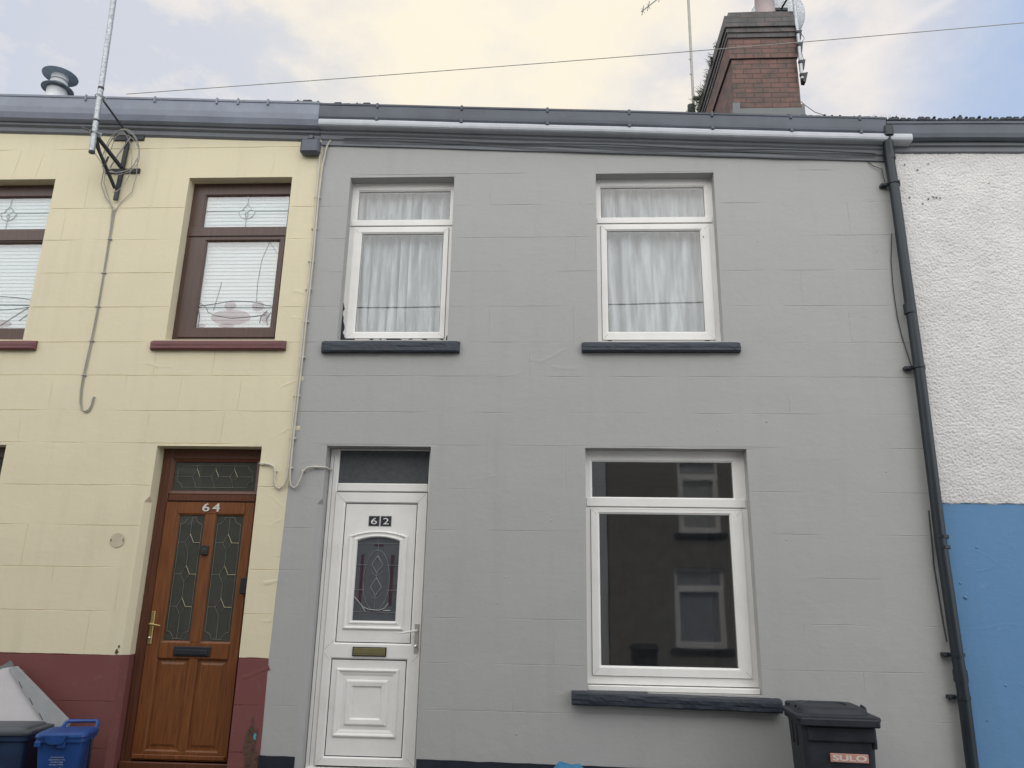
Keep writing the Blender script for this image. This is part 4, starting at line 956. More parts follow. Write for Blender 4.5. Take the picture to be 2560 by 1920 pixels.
# ================================================================== AERIALS, CABLES
T = thing('aerial_mast', (-4.48, -.33, 5.58), 'leaning galvanised aerial pole on a black wall bracket against the cream house', 'aerial mast')
def pole(z): return (-4.478 - (z - 5.59) * .043, -.34, z)
mb = MB(); mb.tube([pole(5.585), pole(7.0), pole(9.2)], .0275, 16)
mb.tube([pole(6.30), pole(6.325)], .0292, 16, 1); mb.tube([pole(5.93), pole(5.95)], .0292, 16, 1); mb.tube([pole(5.582), pole(5.60)], .029, 16, 1)
mb.build('pole', [M['galv'], M['bracket']], T)
mb = MB()
mb.box(-4.53, -4.165, -.022, -.0035, 5.555, 5.605, 0, .003); mb.box(-4.50, -4.18, -.022, -.0035, 5.935, 5.985, 0, .003)
mb.add([(-4.375, -.045, 5.24), (-4.335, -.045, 5.24), (-4.31, -.045, 5.99), (-4.35, -.045, 5.99), (-4.375, -.0225, 5.24), (-4.335, -.0225, 5.24), (-4.31, -.0225, 5.99), (-4.35, -.0225, 5.99)], [(0, 1, 2, 3), (4, 7, 6, 5), (0, 4, 5, 1), (1, 5, 6, 2), (2, 6, 7, 3), (3, 7, 4, 0)])
def bar(mb, a, b, w=.016, mi=0): mb.tube([a, b], w, 4, mi)
bar(mb, (-4.345, -.05, 5.60), (-4.49, -.32, 5.80), .020); bar(mb, (-4.37, -.05, 5.36), (-4.48, -.31, 5.72), .018); bar(mb, (-4.41, -.18, 5.64), (-4.43, -.2, 5.52), .01)
bar(mb, (-4.33, -.05, 5.97), (-4.50, -.32, 6.22), .010); bar(mb, (-4.53, -.03, 5.60), (-4.5, -.3, 5.82), .010); bar(mb, (-4.66, -.30, 5.90), (-4.49, -.36, 5.80), .014)
mb.build('wall_bracket', M['bracket'], T)
for z in (5.80, 6.22):
    mb = MB(); p = pole(z); mb.tube([(p[0] + .055, -.31, z), (p[0] + .03, -.37, z), (p[0], -.385, z + .004), (p[0] - .03, -.37, z), (p[0] - .055, -.31, z)], .005, 6)
    mb.box(p[0] - .05, p[0] + .05, -.312, -.300, z - .025, z + .025, 0, .003); mb.build('clamp', M['galv'], T)
mb = MB()
def loopc(cx, cz, rx, rz, y, a0, a1, r=.004, n=36, tilt=0): mb.tube([(cx + rx * math.cos(a) + tilt * math.sin(a), y + .03 * math.sin(a * 2 + cx), cz + rz * math.sin(a)) for a in [math.radians(a0 + (a1 - a0) * i / n) for i in range(n + 1)]], r, 5)
loopc(-4.345, 5.725, .185, .245, -.12, 0, 360); loopc(-4.335, 5.735, .175, .25, -.11, 0, 330); loopc(-4.35, 5.70, .19, .23, -.10, -150, 170); loopc(-4.37, 5.62, .13, .34, -.08, -80, 200, .0035)
mb.tube([(-4.51, -.30, 5.65), (-4.44, -.2, 5.54), (-4.36, -.10, 5.50), (-4.22, -.08, 5.56), (-4.18, -.06, 5.72)], .004, 5)
mb.tube([(-4.52, -.05, 5.60), (-4.535, -.03, 5.42), (-4.47, -.02, 5.28), (-4.385, -.015, 5.18), (-4.365, -.012, 4.9)], .005, 6)
mb.tube([(-4.50, -.05, 5.60), (-4.51, -.03, 5.44), (-4.43, -.02, 5.26), (-4.37, -.015, 5.12)], .004, 6)
mb.tube([(-4.19, -.05, 5.75), (-4.185, -.03, 5.5), (-4.21, -.02, 5.33), (-4.31, -.015, 5.22), (-4.355, -.012, 5.12)], .004, 6)
mb.tube([(-4.30, -.05, 5.95), (-4.40, -.05, 5.75), (-4.46, -.05, 5.60)], .007, 6)
tag(mb.build('cable_coil', M['cable_grey'], None), 'loose coil of grey aerial cable looped round the black wall bracket', 'cable coil')
pts = [(-4.365, 5.15), (-4.361, 4.863), (-4.353, 4.46), (-4.349, 4.094), (-4.358, 3.759), (-4.373, 3.425), (-4.372, 3.28), (-4.356, 3.16), (-4.33, 3.095), (-4.296, 3.072), (-4.262, 3.09), (-4.245, 3.13), (-4.237, 3.215)]
c = thing('aerial_cable', (-4.36, 0, 3.1), 'grey twin aerial cable clipped down the cream wall ending in a hook', 'cable')
mb = MB(); mb.tube([(x - .006, -.011, z) for x, z in pts], .005, 6); mb.tube([(x + .007 + .004 * math.sin(z * 4), -.010, z + (-.012 if z < 3.12 else 0)) for x, z in pts], .0045, 6); mb.build('twin_wire', M['cable_grey'], c)
for z in (4.82, 4.46, 4.11, 3.76, 3.42):
    x = -4.355 - (.015 if z < 3.6 else 0); mb = MB(); mb.box(x - .022, x + .024, -.020, -.004, z - .006, z + .006, 0, .003); mb.build('clip', M['cable_grey'], c)
for side in (0, 1):
    if side == 0:
        pts = [(-2.335, -.010, 5.94), (-2.328, -.012, 5.6), (-2.325, -.012, 5.262), (-2.318, -.012, 4.9), (-2.318, -.012, 4.57), (-2.318, -.012, 4.28), (-2.328, -.012, 3.95), (-2.325, -.012, 3.6), (-2.334, -.012, 3.23), (-2.338, -.012, 2.83), (-2.339, -.012, 2.60), (-2.342, -.012, 2.48), (-2.360, -.012, 2.41),
               (-2.40, -.012, 2.375), (-2.437, -.012, 2.395), (-2.455, -.012, 2.45), (-2.454, -.012, 2.53), (-2.470, -.012, 2.575), (-2.510, -.012, 2.592), (-2.56, -.012, 2.598), (-2.60, -.008, 2.600), (-2.615, .06, 2.602)]
        lab = 'cream painted cable down the house joint, looping left to door 64'; mt = 'cable_pale'
    else:
        pts = [(-2.19, -.010, 5.93), (-2.235, -.012, 5.90), (-2.265, -.012, 5.84), (-2.295, -.012, 5.6), (-2.302, -.012, 5.262), (-2.300, -.012, 4.9), (-2.296, -.012, 4.57), (-2.300, -.012, 4.28), (-2.305, -.012, 3.95), (-2.305, -.012, 3.6), (-2.312, -.012, 3.23), (-2.318, -.012, 2.83), (-2.318, -.012, 2.56), (-2.314, -.012, 2.46), (-2.300, -.012, 2.405),
               (-2.268, -.012, 2.383), (-2.237, -.012, 2.41), (-2.215, -.012, 2.48), (-2.200, -.012, 2.535), (-2.165, -.012, 2.568), (-2.11, -.012, 2.575), (-2.01, -.010, 2.572), (-1.99, .06, 2.57), (-1.985, .13, 2.57)]
        lab = 'grey painted cable down the house joint, looping right to door 62'; mt = 'cable_pale'
    c = thing('house_cable', (pts[0][0], 0, 2.37), lab, 'cable', 'pair of cables down the joint between the houses')
    mb = MB(); mb.tube([(p[0], p[1] - .010, p[2]) for p in pts], .0090, 8); mb.build('wire', M[mt], c)
    for z in ((5.26, 4.57, 3.95, 3.23, 2.83, 2.563) if side == 0 else (4.917, 4.28, 3.60)):
        mb = MB(); x = -2.313 - .012 * (3.5 > z); mb.box(x - .032, x + .030, -.026, -.003, z - .008, z + .008, 0, .004); mb.build('clip', M[mt], c)
    for x, z in (((-2.454, 2.535), (-2.575, 2.594)) if side == 0 else ((-2.200, 2.54), (-2.09, 2.578))):
        mb = MB(); mb.box(x - .018, x + .018, -.026, -.003, z - .009, z + .007, 0, .004); mb.build('clip', M[mt], c)
mb = MB(); mb.box(-2.520, -2.325, -.095, -.004, 5.72, 5.885, 0, .022); mb.box(-2.45, -2.40, -.08, -.01, 5.885, 5.93, 0, .006)
tag(mb.build('junction_box', M['gutter'], None), 'dark square junction box under the gutter beside the house joint', 'junction box')
mb = MB()
for k in range(1): mb.tube([(-4.36 + (8.2 + 4.36) * i / 40, -.155, 6.385 + (i / 40) * (7.35 - 6.385) - .05 * math.sin(PI * i / 40)) for i in range(41)], .0042, 6)
tag(mb.build('overhead_wire', M['cable_grey'], None), 'thin overhead wire rising across the sky from the cream house gutter', 'wire')
# flue
F = thing('flue', (-6.78, 2.0, 7.8), 'stainless steel flue pipe with round cap on the cream house roof', 'flue')
mb = MB(); mb.lathe([(.128, 7.4), (.128, 8.09), (.115, 8.10), (.108, 8.10), (.108, 8.32)], (-6.78, 2, 0), 28)
mb.lathe([(.111, 8.17), (.111, 8.178)], (-6.78, 2, 0), 28, 1); mb.lathe([(.111, 8.23), (.111, 8.24)], (-6.78, 2, 0), 28, 1)
mb.build('pipe', [M['steel'], M['bracket']], F)
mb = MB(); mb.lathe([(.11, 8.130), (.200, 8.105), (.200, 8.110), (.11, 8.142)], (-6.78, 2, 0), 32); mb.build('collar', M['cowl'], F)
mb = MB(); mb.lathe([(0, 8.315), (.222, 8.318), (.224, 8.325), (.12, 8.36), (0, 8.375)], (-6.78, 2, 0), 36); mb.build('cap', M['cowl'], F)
# thin aerial mast at the back of the chimney
A = thing('aerial_mast', (2.39, 4.62, 8.8), 'thin tall aerial mast standing left of the brick chimney', 'aerial mast')
mb = MB(); mb.tube([(2.375, 4.62, 8.6), (2.395, 4.62, 12.4)], .024, 10)
for z in (10.2, 10.5): mb.tube([(2.37, 4.60, z), (2.34, 4.60, z + .01)], .010, 6)
mb.build('pole', M['cable_grey'], A)
mb = MB(); mb.box(2.28, 2.40, 4.58, 4.66, 9.30, 9.62, 0, .02); mb.box(2.36, 2.55, 4.50, 4.56, 9.64, 9.70, 0, .01); mb.tube([(2.29, 4.6, 9.5), (2.20, 4.6, 9.42), (2.17, 4.6, 9.46)], .007, 5); mb.build('bracket', M['bracket'], A)
mb = MB(); mb.tube([(2.39, 4.62, 12.28), (1.56, 4.60, 11.52)], .012, 6)
for t in (.35, .6, .85, .97):
    x = 2.39 - .83 * t; z = 12.28 - .76 * t; mb.tube([(x, 4.45, z - .03), (x, 4.75, z + .03)], .006, 5); mb.tube([(x - .02, 4.6, z + .05), (x + .03, 4.6, z - .06)], .006, 5)
mb.build('antenna_boom', M['cable_grey'], A)
# pole with dish on the front of the chimney
A = thing('aerial_mast', (3.41, 2.42, 8.4), 'short white pole with black brackets on the right front edge of the chimney', 'aerial mast')
mb = MB(); mb.tube([(3.405, 2.42, 8.40), (3.408, 2.42, 9.2), (3.400, 2.42, 10.4)], .024, 12); mb.tube([(3.40, 2.415, 9.55), (3.385, 2.41, 9.30), (3.40, 2.405, 9.18)], .010, 6); mb.build('pole', M['galv'], A)
for z, w in ((9.16, .075), (8.95, .070), (8.67, .08), (8.46, .095)):
    mb = MB(); mb.add([(3.415, 2.44, z - .08), (3.430 + w * .3, 2.44, z - .09), (3.405 + w, 2.44, z + .07), (3.415, 2.44, z + .05), (3.415, 2.52, z - .08), (3.430 + w * .3, 2.52, z - .09), (3.405 + w, 2.52, z + .07), (3.415, 2.52, z + .05)],
           [(0, 1, 2, 3), (4, 7, 6, 5), (0, 4, 5, 1), (1, 5, 6, 2), (2, 6, 7, 3), (3, 7, 4, 0)])
    mb.tube([(3.40, 2.41, z - .02), (3.40, 2.41, z + .012)], .030, 10); mb.build('bracket', M['bracket'], A)
mb = MB(); mb.tube([(3.44, 2.45, 9.22), (3.50, 2.45, 9.10), (3.49, 2.44, 9.06), (3.44, 2.44, 9.00)], .004, 5); mb.build('loose_cable', M['cable_dark'], A); mb = MB(); mb.tube([(3.44, 2.45, 8.9), (3.46, 2.45, 8.75), (3.43, 2.45, 8.6)], .004, 5); mb.build('loose_cable', M['cable_dark'], A); mb = MB(); mb.tube([(3.39, 2.5, 8.10), (3.45, 2.5, 8.03), (3.56, 2.5, 7.93), (3.66, 2.4, 7.80)], .005, 5)
mb.build('loose_cable', M['cable_dark'], A)
Dd = thing('satellite_dish', (3.36, 3.0, 9.95), 'grey satellite dish behind the chimney pot seen from its back', 'satellite dish')
R3 = Matrix.Rotation(math.radians(-14), 3, 'Z') @ Matrix.Rotation(math.radians(-72), 3, 'X')
mb = MB(); mb.lathe([(0, -.07), (.15, -.062), (.28, -.035), (.38, 0.0), (.395, .008), (.40, 0.016), (.38, .012), (.27, -.022), (.15, -.05), (0, -.058)], (3.34, 3.0, 9.93), 36, 0, R3); mb.build('reflector', M['galv'], Dd)
mb = MB(); mb.box(3.24, 3.44, 2.78, 2.88, 9.86, 9.92, 0, .01); mb.tube([(3.28, 2.82, 9.59), (3.28, 2.82, 9.92)], .02, 8); mb.tube([(3.37, 2.84, 9.9), (3.37, 2.84, 9.65)], .012, 6); mb.tube([(3.40, 2.44, 9.9), (3.34, 2.84, 9.9)], .014, 6); mb.build('mount', M['bracket'], Dd)
# weeds on the chimney
for (x, y, z, s, nb, lab) in ((2.41, 3.30, 9.46, .13, 130, 'dark ragged mossy growth along the middle of the chimney left edge'), (2.41, 4.05, 9.46, .16, 120, 'bushy mossy growth along the rear of the chimney left edge'), (2.40, 4.40, 9.80, .30, 90, 'largest weed tuft sprouting from the far left corner of the chimney'), (2.41, 3.65, 9.47, .12, 60, 'small weed tuft halfway along the left edge of the chimney top'), (2.41, 2.95, 9.46, .08, 50, 'tiny weed tuft near the front left edge of the chimney top')):
    mb = MB(); z = 9.42
    for k in range(nb):
        a = rnd(0, 2 * PI); e_ = rnd(.0, 1.1); l = s * rnd(.4, 1); dx = -abs(math.cos(a)) * .8 if k % 3 else math.cos(a) * .5; dy = math.sin(a) * .6
        bx = x + rnd(-.03, .05) ; by = y + rnd(-.25, .25) * s * 3
        p0 = Vector((bx, by, z + rnd(-.1, .04))); p1 = p0 + Vector((dx * l * .5, dy * l * .4, l * e_ * .6)); p2 = p1 + Vector((dx * l * .5, dy * l * .4, l * (e_ * .6 - .35)))
        w = Vector((0, 1, .3)).normalized() * rnd(.004, .010)
        mb.add([p0 - w, p0 + w, p1 + w, p1 - w, p2], [(0, 1, 2, 3), (3, 2, 4)])
    tag(mb.build('weed', M['grass'], None), lab, 'weed', 'weeds growing on the chimney')
for k in range(1):
    mb = MB()
    for q in range(26):
        x = 3.05 + rnd(0, .35); l = rnd(.03, .09); p0 = Vector((x, -.1, ge62(x) + .01)); p1 = p0 + Vector((rnd(-.03, .03), rnd(-.02, .02), l)); mb.add([p0 - Vector((.002, 0, 0)), p0 + Vector((.002, 0, 0)), p1], [(0, 1, 2)])
    tag(mb.build('weed', M['grass'], None), 'wispy weed growing from the gutter above the downpipe', 'weed')

# ================================================================== BINS AND OTHER THINGS ON THE PAVEMENT
def rrect(w, d, r, n=4, cx=0, cy=0):
    p = []
    for sx, sy, a0 in ((1, -1, -90), (1, 1, 0), (-1, 1, 90), (-1, -1, 180)):
        for k in range(n + 1):
            a = math.radians(a0 + 90 * k / n); p.append((cx + sx * (w / 2 - r) + r * math.cos(a), cy + sy * (d / 2 - r) + r * math.sin(a)))
    return p
def rloft(mb, lv, mi=0, smooth=False): mb.loft([[(x, y, z) for x, y in rrect(w, d, r, 4, cx, cy)] for (w, d, r, z, cx, cy) in lv], mi, smooth, True)
B = thing('wheelie_bin', (2.035, -.50, G(2.045)), 'black wheelie bin with faded red sticker against the grey wall', 'wheelie bin', 'household waste bins', math.radians(-5))
B.scale = (1.12, 1.05, 1.0)
TOP = 1.02
mb = MB(); rloft(mb, [(.36, .40, .04, .03, 0, 0), (.40, .46, .04, .45, 0, 0), (.435, .49, .04, TOP - .08, 0, 0), (.44, .50, .04, TOP - .055, 0, 0), (.475, .535, .035, TOP - .045, 0, 0), (.475, .535, .035, TOP - .018, 0, 0), (.455, .515, .03, TOP - .010, 0, 0)])
for x in (-.2,): 
    for y in (-.05, .08): mb.box(-.2245, -.2125, y - .008, y + .008, TOP - .21, TOP - .06, 1, .003)
mb.box(-.19, .215, -.262, -.243, TOP - .15, TOP - .05, 0, .01); mb.box(.198, .222, -.25, -.1, TOP - .19, TOP - .05, 0, .008)
mb.build('body', [M['bin'], M['seam']], B, local=True)
mb = MB(); rloft(mb, [(.500, .575, .04, TOP - .012, 0, -.005), (.508, .583, .04, TOP - .004, 0, -.005), (.505, .58, .04, TOP + .016, 0, -.005), (.49, .56, .05, TOP + .020, 0, -.002), (.43, .46, .07, TOP + .024, 0, .02), (.41, .43, .07, TOP + .052, 0, .03), (.37, .38, .08, TOP + .066, 0, .035), (.24, .26, .08, TOP + .070, 0, .04), (.235, .25, .08, TOP + .060, 0, .04)])
mb.box(-.235, .235, -.315, -.285, TOP - .045, TOP + .008, 0, .008)
mb.box(-.22, .22, .25, .30, TOP - .01, TOP + .055, 0, .012)
mb.build('lid', M['bin'], B, local=True)
for sx in (-1, 1):
    mb = MB(); x = .205 * sx; mb.tube([(x, -.12, TOP + .02), (x, -.105, TOP + .06), (x, -.03, TOP + .068), (x, -.01, TOP + .03)], .009, 6); mb.build('lid_grip', M['bin'], B, local=True)
    mb = MB(); mb.tube([(.20 * sx, .20, .09), (.25 * sx, .20, .09)], .09, 20); mb.build('wheel', M['plastic_black'], B, local=True)
mb = MB(); mb.box(-.065, .160, -.2535, -.240, .742, .798, 0, .003); text_into(mb, 'SULO', -.052, .150, .752, .791, -.2542, .0008, 1, bold=.035)
mb.build('sticker', [M['sticker'], M['stickerw']], B, local=True)
C = thing('food_caddy', (-3.69, -.47, G(-3.7)), 'small bright blue food caddy with raised handle and white print', 'food caddy', 'household waste bins', math.radians(14)); C.scale = (1.08, 1.08, 1.0)
h = .487
mb = MB(); rloft(mb, [(.24, .22, .04, 0, 0, 0), (.27, .25, .04, h * .55, 0, 0), (.300, .285, .04, h - .05, 0, 0), (.325, .315, .045, h - .045, 0, 0), (.325, .315, .045, h - .018, 0, 0)])
mb.box(-.155, -.115, -.166, -.140, h - .075, h - .035, 0, .005); mb.box(-.01, .04, -.166, -.140, h - .085, h - .035, 0, .005)
mb.build('body', M['caddy'], C, local=True)
mb = MB(); rloft(mb, [(.335, .325, .05, h - .017, 0, 0), (.34, .33, .05, h - .008, 0, 0), (.335, .325, .05, h + .006, 0, 0), (.30, .285, .05, h + .020, 0, .005), (.22, .22, .05, h + .024, 0, .01)])
mb.prism([(-.10, h + .004), (-.075, h - .045), (-.045, h - .055), (.0, h - .055), (.03, h - .045), (.05, h + .004)], -.178, -.150); mb.build('lid', M['caddy'], C, local=True)
mb = MB(); mb.tube([(-.085, .10, h + .0), (-.075, .17, h + .045), (-.065, .18, h + .055), (.125, .18, h + .055), (.14, .17, h + .045), (.155, .08, h - .01)], .014, 8); mb.build('handle', M['caddy'], C, local=True)
mb = MB(); mb.tube([(.172, -.04, h - .04), (.178, -.05, h - .13), (.172, -.03, h - .26), (.150, .02, h - .33), (.14, .08, h - .32)], .011, 6); mb.build('carry_strap', M['plastic_black'], C, local=True)
mb = MB()
def pl_(x, z): # point on the slightly leaning front face
    return -.1255 - .0175 * ((z - h * .55) / (h * .45 - .05)) - .0012
rows = ((h - .155, -.045, .038, 'Food Waste Only'), (h - .172, -.055, .046, 'Gwastraff Bwyd yn Unig'), (h - .189, -.042, .036, 'No Plastic Bags'), (h - .206, -.05, .038, 'Dim Bagiau Plastig'))
for z, a, b, t in rows: text_into(mb, t, a, b, z, z + .011, 0, 0, 0, xf=lambda p: (p[0], pl_(p[0], p[2]), p[2]))
disc_pts = [(.022 + .012 * math.cos(2 * PI * k / 14), h - .235 + .013 * math.sin(2 * PI * k / 14)) for k in range(14)]
mb.add([(x, pl_(x, z), z) for x, z in disc_pts], [tuple(range(14))], 0)
for z, a, b in ((h - .262, -.07, .046), (h - .268, -.07, .046), (h - .245, -.065, .0)): mb.add([(a, pl_(0, z), z), (b, pl_(0, z), z), (b, pl_(0, z), z + .0025), (a, pl_(0, z), z + .0025)], [(0, 1, 2, 3)], 0)
mb.build('print', M['foam'], C, local=True)
D_ = thing('recycling_bin', (-4.22, -.40, G(-4.2)), 'dark navy recycling bin with grey lid cut off by the photo corner', 'recycling bin', 'household waste bins', math.radians(9))
h = .470
mb = MB(); rloft(mb, [(.42, .34, .04, 0, 0, 0), (.47, .38, .04, h - .07, 0, 0), (.50, .41, .04, h - .06, 0, 0), (.50, .41, .04, h - .02, 0, 0)]); mb.box(-.18, -.10, -.215, -.18, h - .11, h - .04, 0, .01); mb.build('body', M['bluebin'], D_, local=True)
mb = MB(); rloft(mb, [(.53, .44, .05, h - .019, 0, 0), (.535, .445, .05, h - .004, 0, 0), (.53, .44, .05, h + .008, 0, 0), (.46, .36, .05, h + .014, 0, 0), (.43, .33, .05, h + .030, 0, 0), (.36, .27, .05, h + .036, 0, 0)]); mb.build('lid', M['binlid'], D_, local=True)
# leaning foam board and the black sack behind it
bd = thing('foam_board', (-4.35, -.2, G(-4.3)), 'off-white foam packing board leaning behind the recycling bin', 'packing board')
mb = MB()
def lean(x, z, o=0): return (x, -.06 - (.9 - z) * .16 - o, z)
def slab(mb, poly, t, mi=0, o=0):
    n = len(poly); v = [lean(x, z, o + t) for x, z in poly] + [lean(x, z, o) for x, z in poly]
    mb.add(v, [tuple(range(n)), tuple(range(2 * n - 1, n - 1, -1))] + [(i, i + n, (i + 1) % n + n, (i + 1) % n) for i in range(n)], mi)
slab(mb, [(-5.0, .3), (-4.10, .3), (-4.055, .46), (-4.49, .855), (-4.56, .845), (-4.66, .80), (-4.80, .74), (-5.0, .70)], .02)
mb.build('panel', M['foam'], bd)
mb = MB(); slab(mb, [(-4.01, .38), (-3.89, .38), (-3.875, .455), (-4.455, .862), (-4.50, .845)], .045)
for t in (.22, .52, .80):
    x = -4.475 + t * .42; z = .835 - t * .40; o = [lean(x, z, .0462), lean(x + .045, z - .052, .0462), lean(x + .050, z - .049, .0462), lean(x + .005, z + .003, .0462)]; mb.add(o, [(0, 1, 2, 3)], 1)
mb.build('edge_strip', [M['foamedge'], M['seam']], bd)
mb = MB(); pts = [(-5.0, .2), (-4.3, .2), (-4.40, .83), (-4.48, .84), (-4.535, .905), (-4.60, .86), (-4.70, .84), (-5.0, .80)]
slab(mb, pts, .012, 0, -.016)
tag(mb.build('black_sheet', M['lead_sheet'], None), 'folded dark sheet with pointed top behind the foam board', 'sheet')
mb = MB(); rings = []
for j in range(9):
    t = j / 8; z = G(.12) + .0 + t * .585; q = []
    for k in range(28):
        a = 2 * PI * k / 28; w = .20 * (1 - t ** 5 * .62); d = .15 * (1 - .6 * t ** 3)
        nn = 1 + .10 * noise.noise(Vector((math.cos(a) * 2, math.sin(a) * 2, t * 3)))
        q.append((.13 + w * math.cos(a) * nn, -.72 + d * math.sin(a) * nn, z + (.012 * math.cos(a * 2 + .8) * (1 if t > .5 else 0))))
    rings.append(q)
mb.loft(rings, 0, True, True); tag(mb.build('blue_bag', M['bag'], None), 'top of a rumpled blue refuse sack below the large window', 'bag')

# ================================================================== STREET
def sheet(name, x0, x1, y0, y1, dz, mat):
    mb = MB(); mb.quad((x0, y0, G(x0) + dz), (x1, y0, G(x1) + dz), (x1, y1, G(x1) + dz), (x0, y1, G(x0) + dz)); return tag(mb.build(name, M[mat], None), kind='structure')
sheet('ground', -60, 60, -60, 60, -.16, 'earth')
sheet('road', -20, 20, -6.85, -1.75, -.12, 'asphalt')
def slabs(name, y0, y1):
    mb = MB(); x = -12.0
    while x < 12:
        y = y0
        while y < y1 - .01:
            x1_ = x + .895; y1_ = min(y + .595, y1); v = [(a, b, G(a) + c) for a in (x, x1_) for b in (y, y1_) for c in (-.08, 0)]
            mb.add(v, [(0, 1, 3, 2), (4, 6, 7, 5), (0, 4, 5, 1), (2, 3, 7, 6), (1, 5, 7, 3)]); y += .6
        x += .9
    return tag(mb.build(name, M['paving'], None), kind='structure')
slabs('pavement', -1.62, 0.0); slabs('far_pavement', -8.6, -7.0)
for nm, y0, y1 in (('kerb', -1.75, -1.625), ('far_kerb', -6.99, -6.86)):
    mb = MB(); x = -12.0
    while x < 12:
        v = [(a, b, G(a) + c) for a in (x, x + .91) for b in (y0, y1) for c in (-.2, .0)]; mb.add(v, [(0, 1, 3, 2), (4, 6, 7, 5), (0, 4, 5, 1), (2, 3, 7, 6), (1, 5, 7, 3)]); x += .915
    tag(mb.build(nm, M['kerb'], None), kind='structure')
# houses across the street, seen in the window glass
YO = -8.64
def flip(y): return YO - y
class FMB(MB):
    def build(s, name, mats, parent=None, local=False):
        s.v = [(a, flip(b), c) for a, b, c in s.v]; return MB.build(s, name, mats, parent, local)
OH = 6.35
def opp_house(x0, x1, wallm, label, wins, doorx):
    H = thing('terraced_house', ((x0 + x1) / 2, YO, G((x0 + x1) / 2)), label, 'house', 'terraced houses across the street')
    mb = FMB(); hs = wins + [(doorx, doorx + .95, -.1, 2.3)]
    wall_mesh(mb, x0, x1, -.9, lambda x: OH, hs, fill=1.0); 
    mb.quad((x0, 0, -.9), (x0, 6, -.9), (x0, 6, OH), (x0, 0, OH)); mb.quad((x1, 0, -.9), (x1, 6, -.9), (x1, 6, OH), (x1, 0, OH))
    mb.build('wall', M[wallm], H)
    mb = FMB(); mb.add([(x0, -.15, OH), (x1, -.15, OH), (x1, 3.2, OH + .9), (x0, 3.2, OH + 1.9), (x1, 6.5, OH), (x0, 6.5, OH), (x0, -.15, OH - .15), (x1, -.15, OH - .15)], [(0, 1, 2, 3), (3, 2, 4, 5), (6, 7, 1, 0), (0, 3, 5), (1, 4, 2)]); mb.build('roof', M['slate'], H)
    for a, b, c, d in wins:
        mb = FMB(); mb.rring(a, b, c, d, [(0, .10), (0, .08), (.06, .08), (.065, .10)]); t = c + (d - c) * .72; mb.box(a + .05, b - .05, .075, .11, t, t + .07, 0, .004); mb.rring(a + .06, b - .06, c + .06, t, [(0, .08), (0, .07), (.045, .07), (.05, .09)])
        w = mb.build('window', M['upvc'], H)
        mb = FMB(); mb.quad((a, .095, c), (b, .095, c), (b, .095, d), (a, .095, d)); mb.build('pane', M['glass'], w)
        mb = FMB(); mb.box(a - .1, b + .1, -.06, .07, c - .1, c - .002, 0, .01); mb.build('sill', M['sill3'], w)
        mb = FMB(); mb.box(a - .1, b + .1, .16, 1.5, c - .1, d + .1); mb.build('room', M['room'], H)
    mb = FMB(); mb.box(doorx, doorx + .95, .10, .14, -.1, 2.3, 0, .004); mb.rring(doorx + .15, doorx + .8, 1.1, 2.0, [(0, .0995), (.03, .085), (.05, .0995)]); mb.rring(doorx + .15, doorx + .8, .2, .9, [(0, .0995), (.03, .085), (.05, .0995)]); mb.build('door', M['brown'], H)
    return H
opp_house(1.135, 6.2, 'opp_beige', 'beige rendered house across the street, reflected in the dark window', [(2.54, 3.37, 2.87, 4.4), (2.40, 3.37, .69, 2.19), (4.7, 5.6, 2.87, 4.4)], 4.6)
opp_house(-4.0, 1.11, 'opp_white', 'pale rendered house across the street facing the grey house', [(-.6, .35, 2.9, 4.45), (-3.2, -2.25, 2.9, 4.45), (-3.3, -2.1, .75, 2.25)], -.7)
opp_house(-13.5, -4.01, 'opp_beige', 'beige house across the street facing the cream house', [(-5.6, -4.7, 2.9, 4.45), (-8.2, -7.3, 2.9, 4.45), (-5.9, -4.7, .75, 2.25)], -8.2)
R_ = thing('wheelie_bin', (1.70, -8.0, G(1.7)), 'dark wheelie bin across the street, reflected in the large window', 'wheelie bin', 'household waste bins', PI)
for ch_ in list(B.children):
    c2 = ch_.copy(); COL.objects.link(c2); c2.parent = R_
    if c2.name.startswith('sticker'): bpy.data.objects.remove(c2)
mb = MB(); mb.tube([(-14 + i * .7, -6.9, 7.1 + .012 * i - .35 * math.sin(PI * i / 40)) for i in range(41)], .014, 6)
tag(mb.build('street_cable', M['cable_dark'], None), 'overhead cable along the far pavement reflected in the upstairs windows', 'wire')

# ================================================================== SKY, LIGHT, CAMERA
W = bpy.data.worlds.new('World'); SC.world = W; W.use_nodes = True
nt = W.node_tree; bg = nt.nodes['Background']
SUN_EL, SUN_AZ = math.radians(50), math.radians(-7)     # azimuth from +Y towards +X
sd = Vector((math.sin(SUN_AZ) * math.cos(SUN_EL), math.cos(SUN_AZ) * math.cos(SUN_EL), math.sin(SUN_EL)))
sky = nt.nodes.new('ShaderNodeTexSky'); sky.sky_type = 'NISHITA'; sky.sun_disc = False
sky.sun_elevation = SUN_EL; sky.sun_rotation = SUN_AZ
tc = nt.nodes.new('ShaderNodeTexCoord'); dirv = tc.outputs['Generated']
def dotn(v):
    d = nt.nodes.new('ShaderNodeVectorMath'); d.operation = 'DOT_PRODUCT'; L(nt, dirv, d.inputs[0]); d.inputs[1].default_value = v; return d.outputs['Value']
mp = nt.nodes.new('ShaderNodeMapping'); L(nt, dirv, mp.inputs[0]); mp.inputs['Scale'].default_value = (1.0, 1.0, 1.8); mp.inputs['Rotation'].default_value = (0, .5, .3)
n1 = noise_node(nt, mp.outputs[0], 4.2, 7, .58); n2 = noise_node(nt, mp.outputs[0], 8.5, 7, .62)
cl = ramp(nt, n1, [(.40, .0), (.60, 1)])
right = math_(nt, 'MULTIPLY_ADD', dotn((1, 0, 0)), 1.0, 0)      # bluer to the right
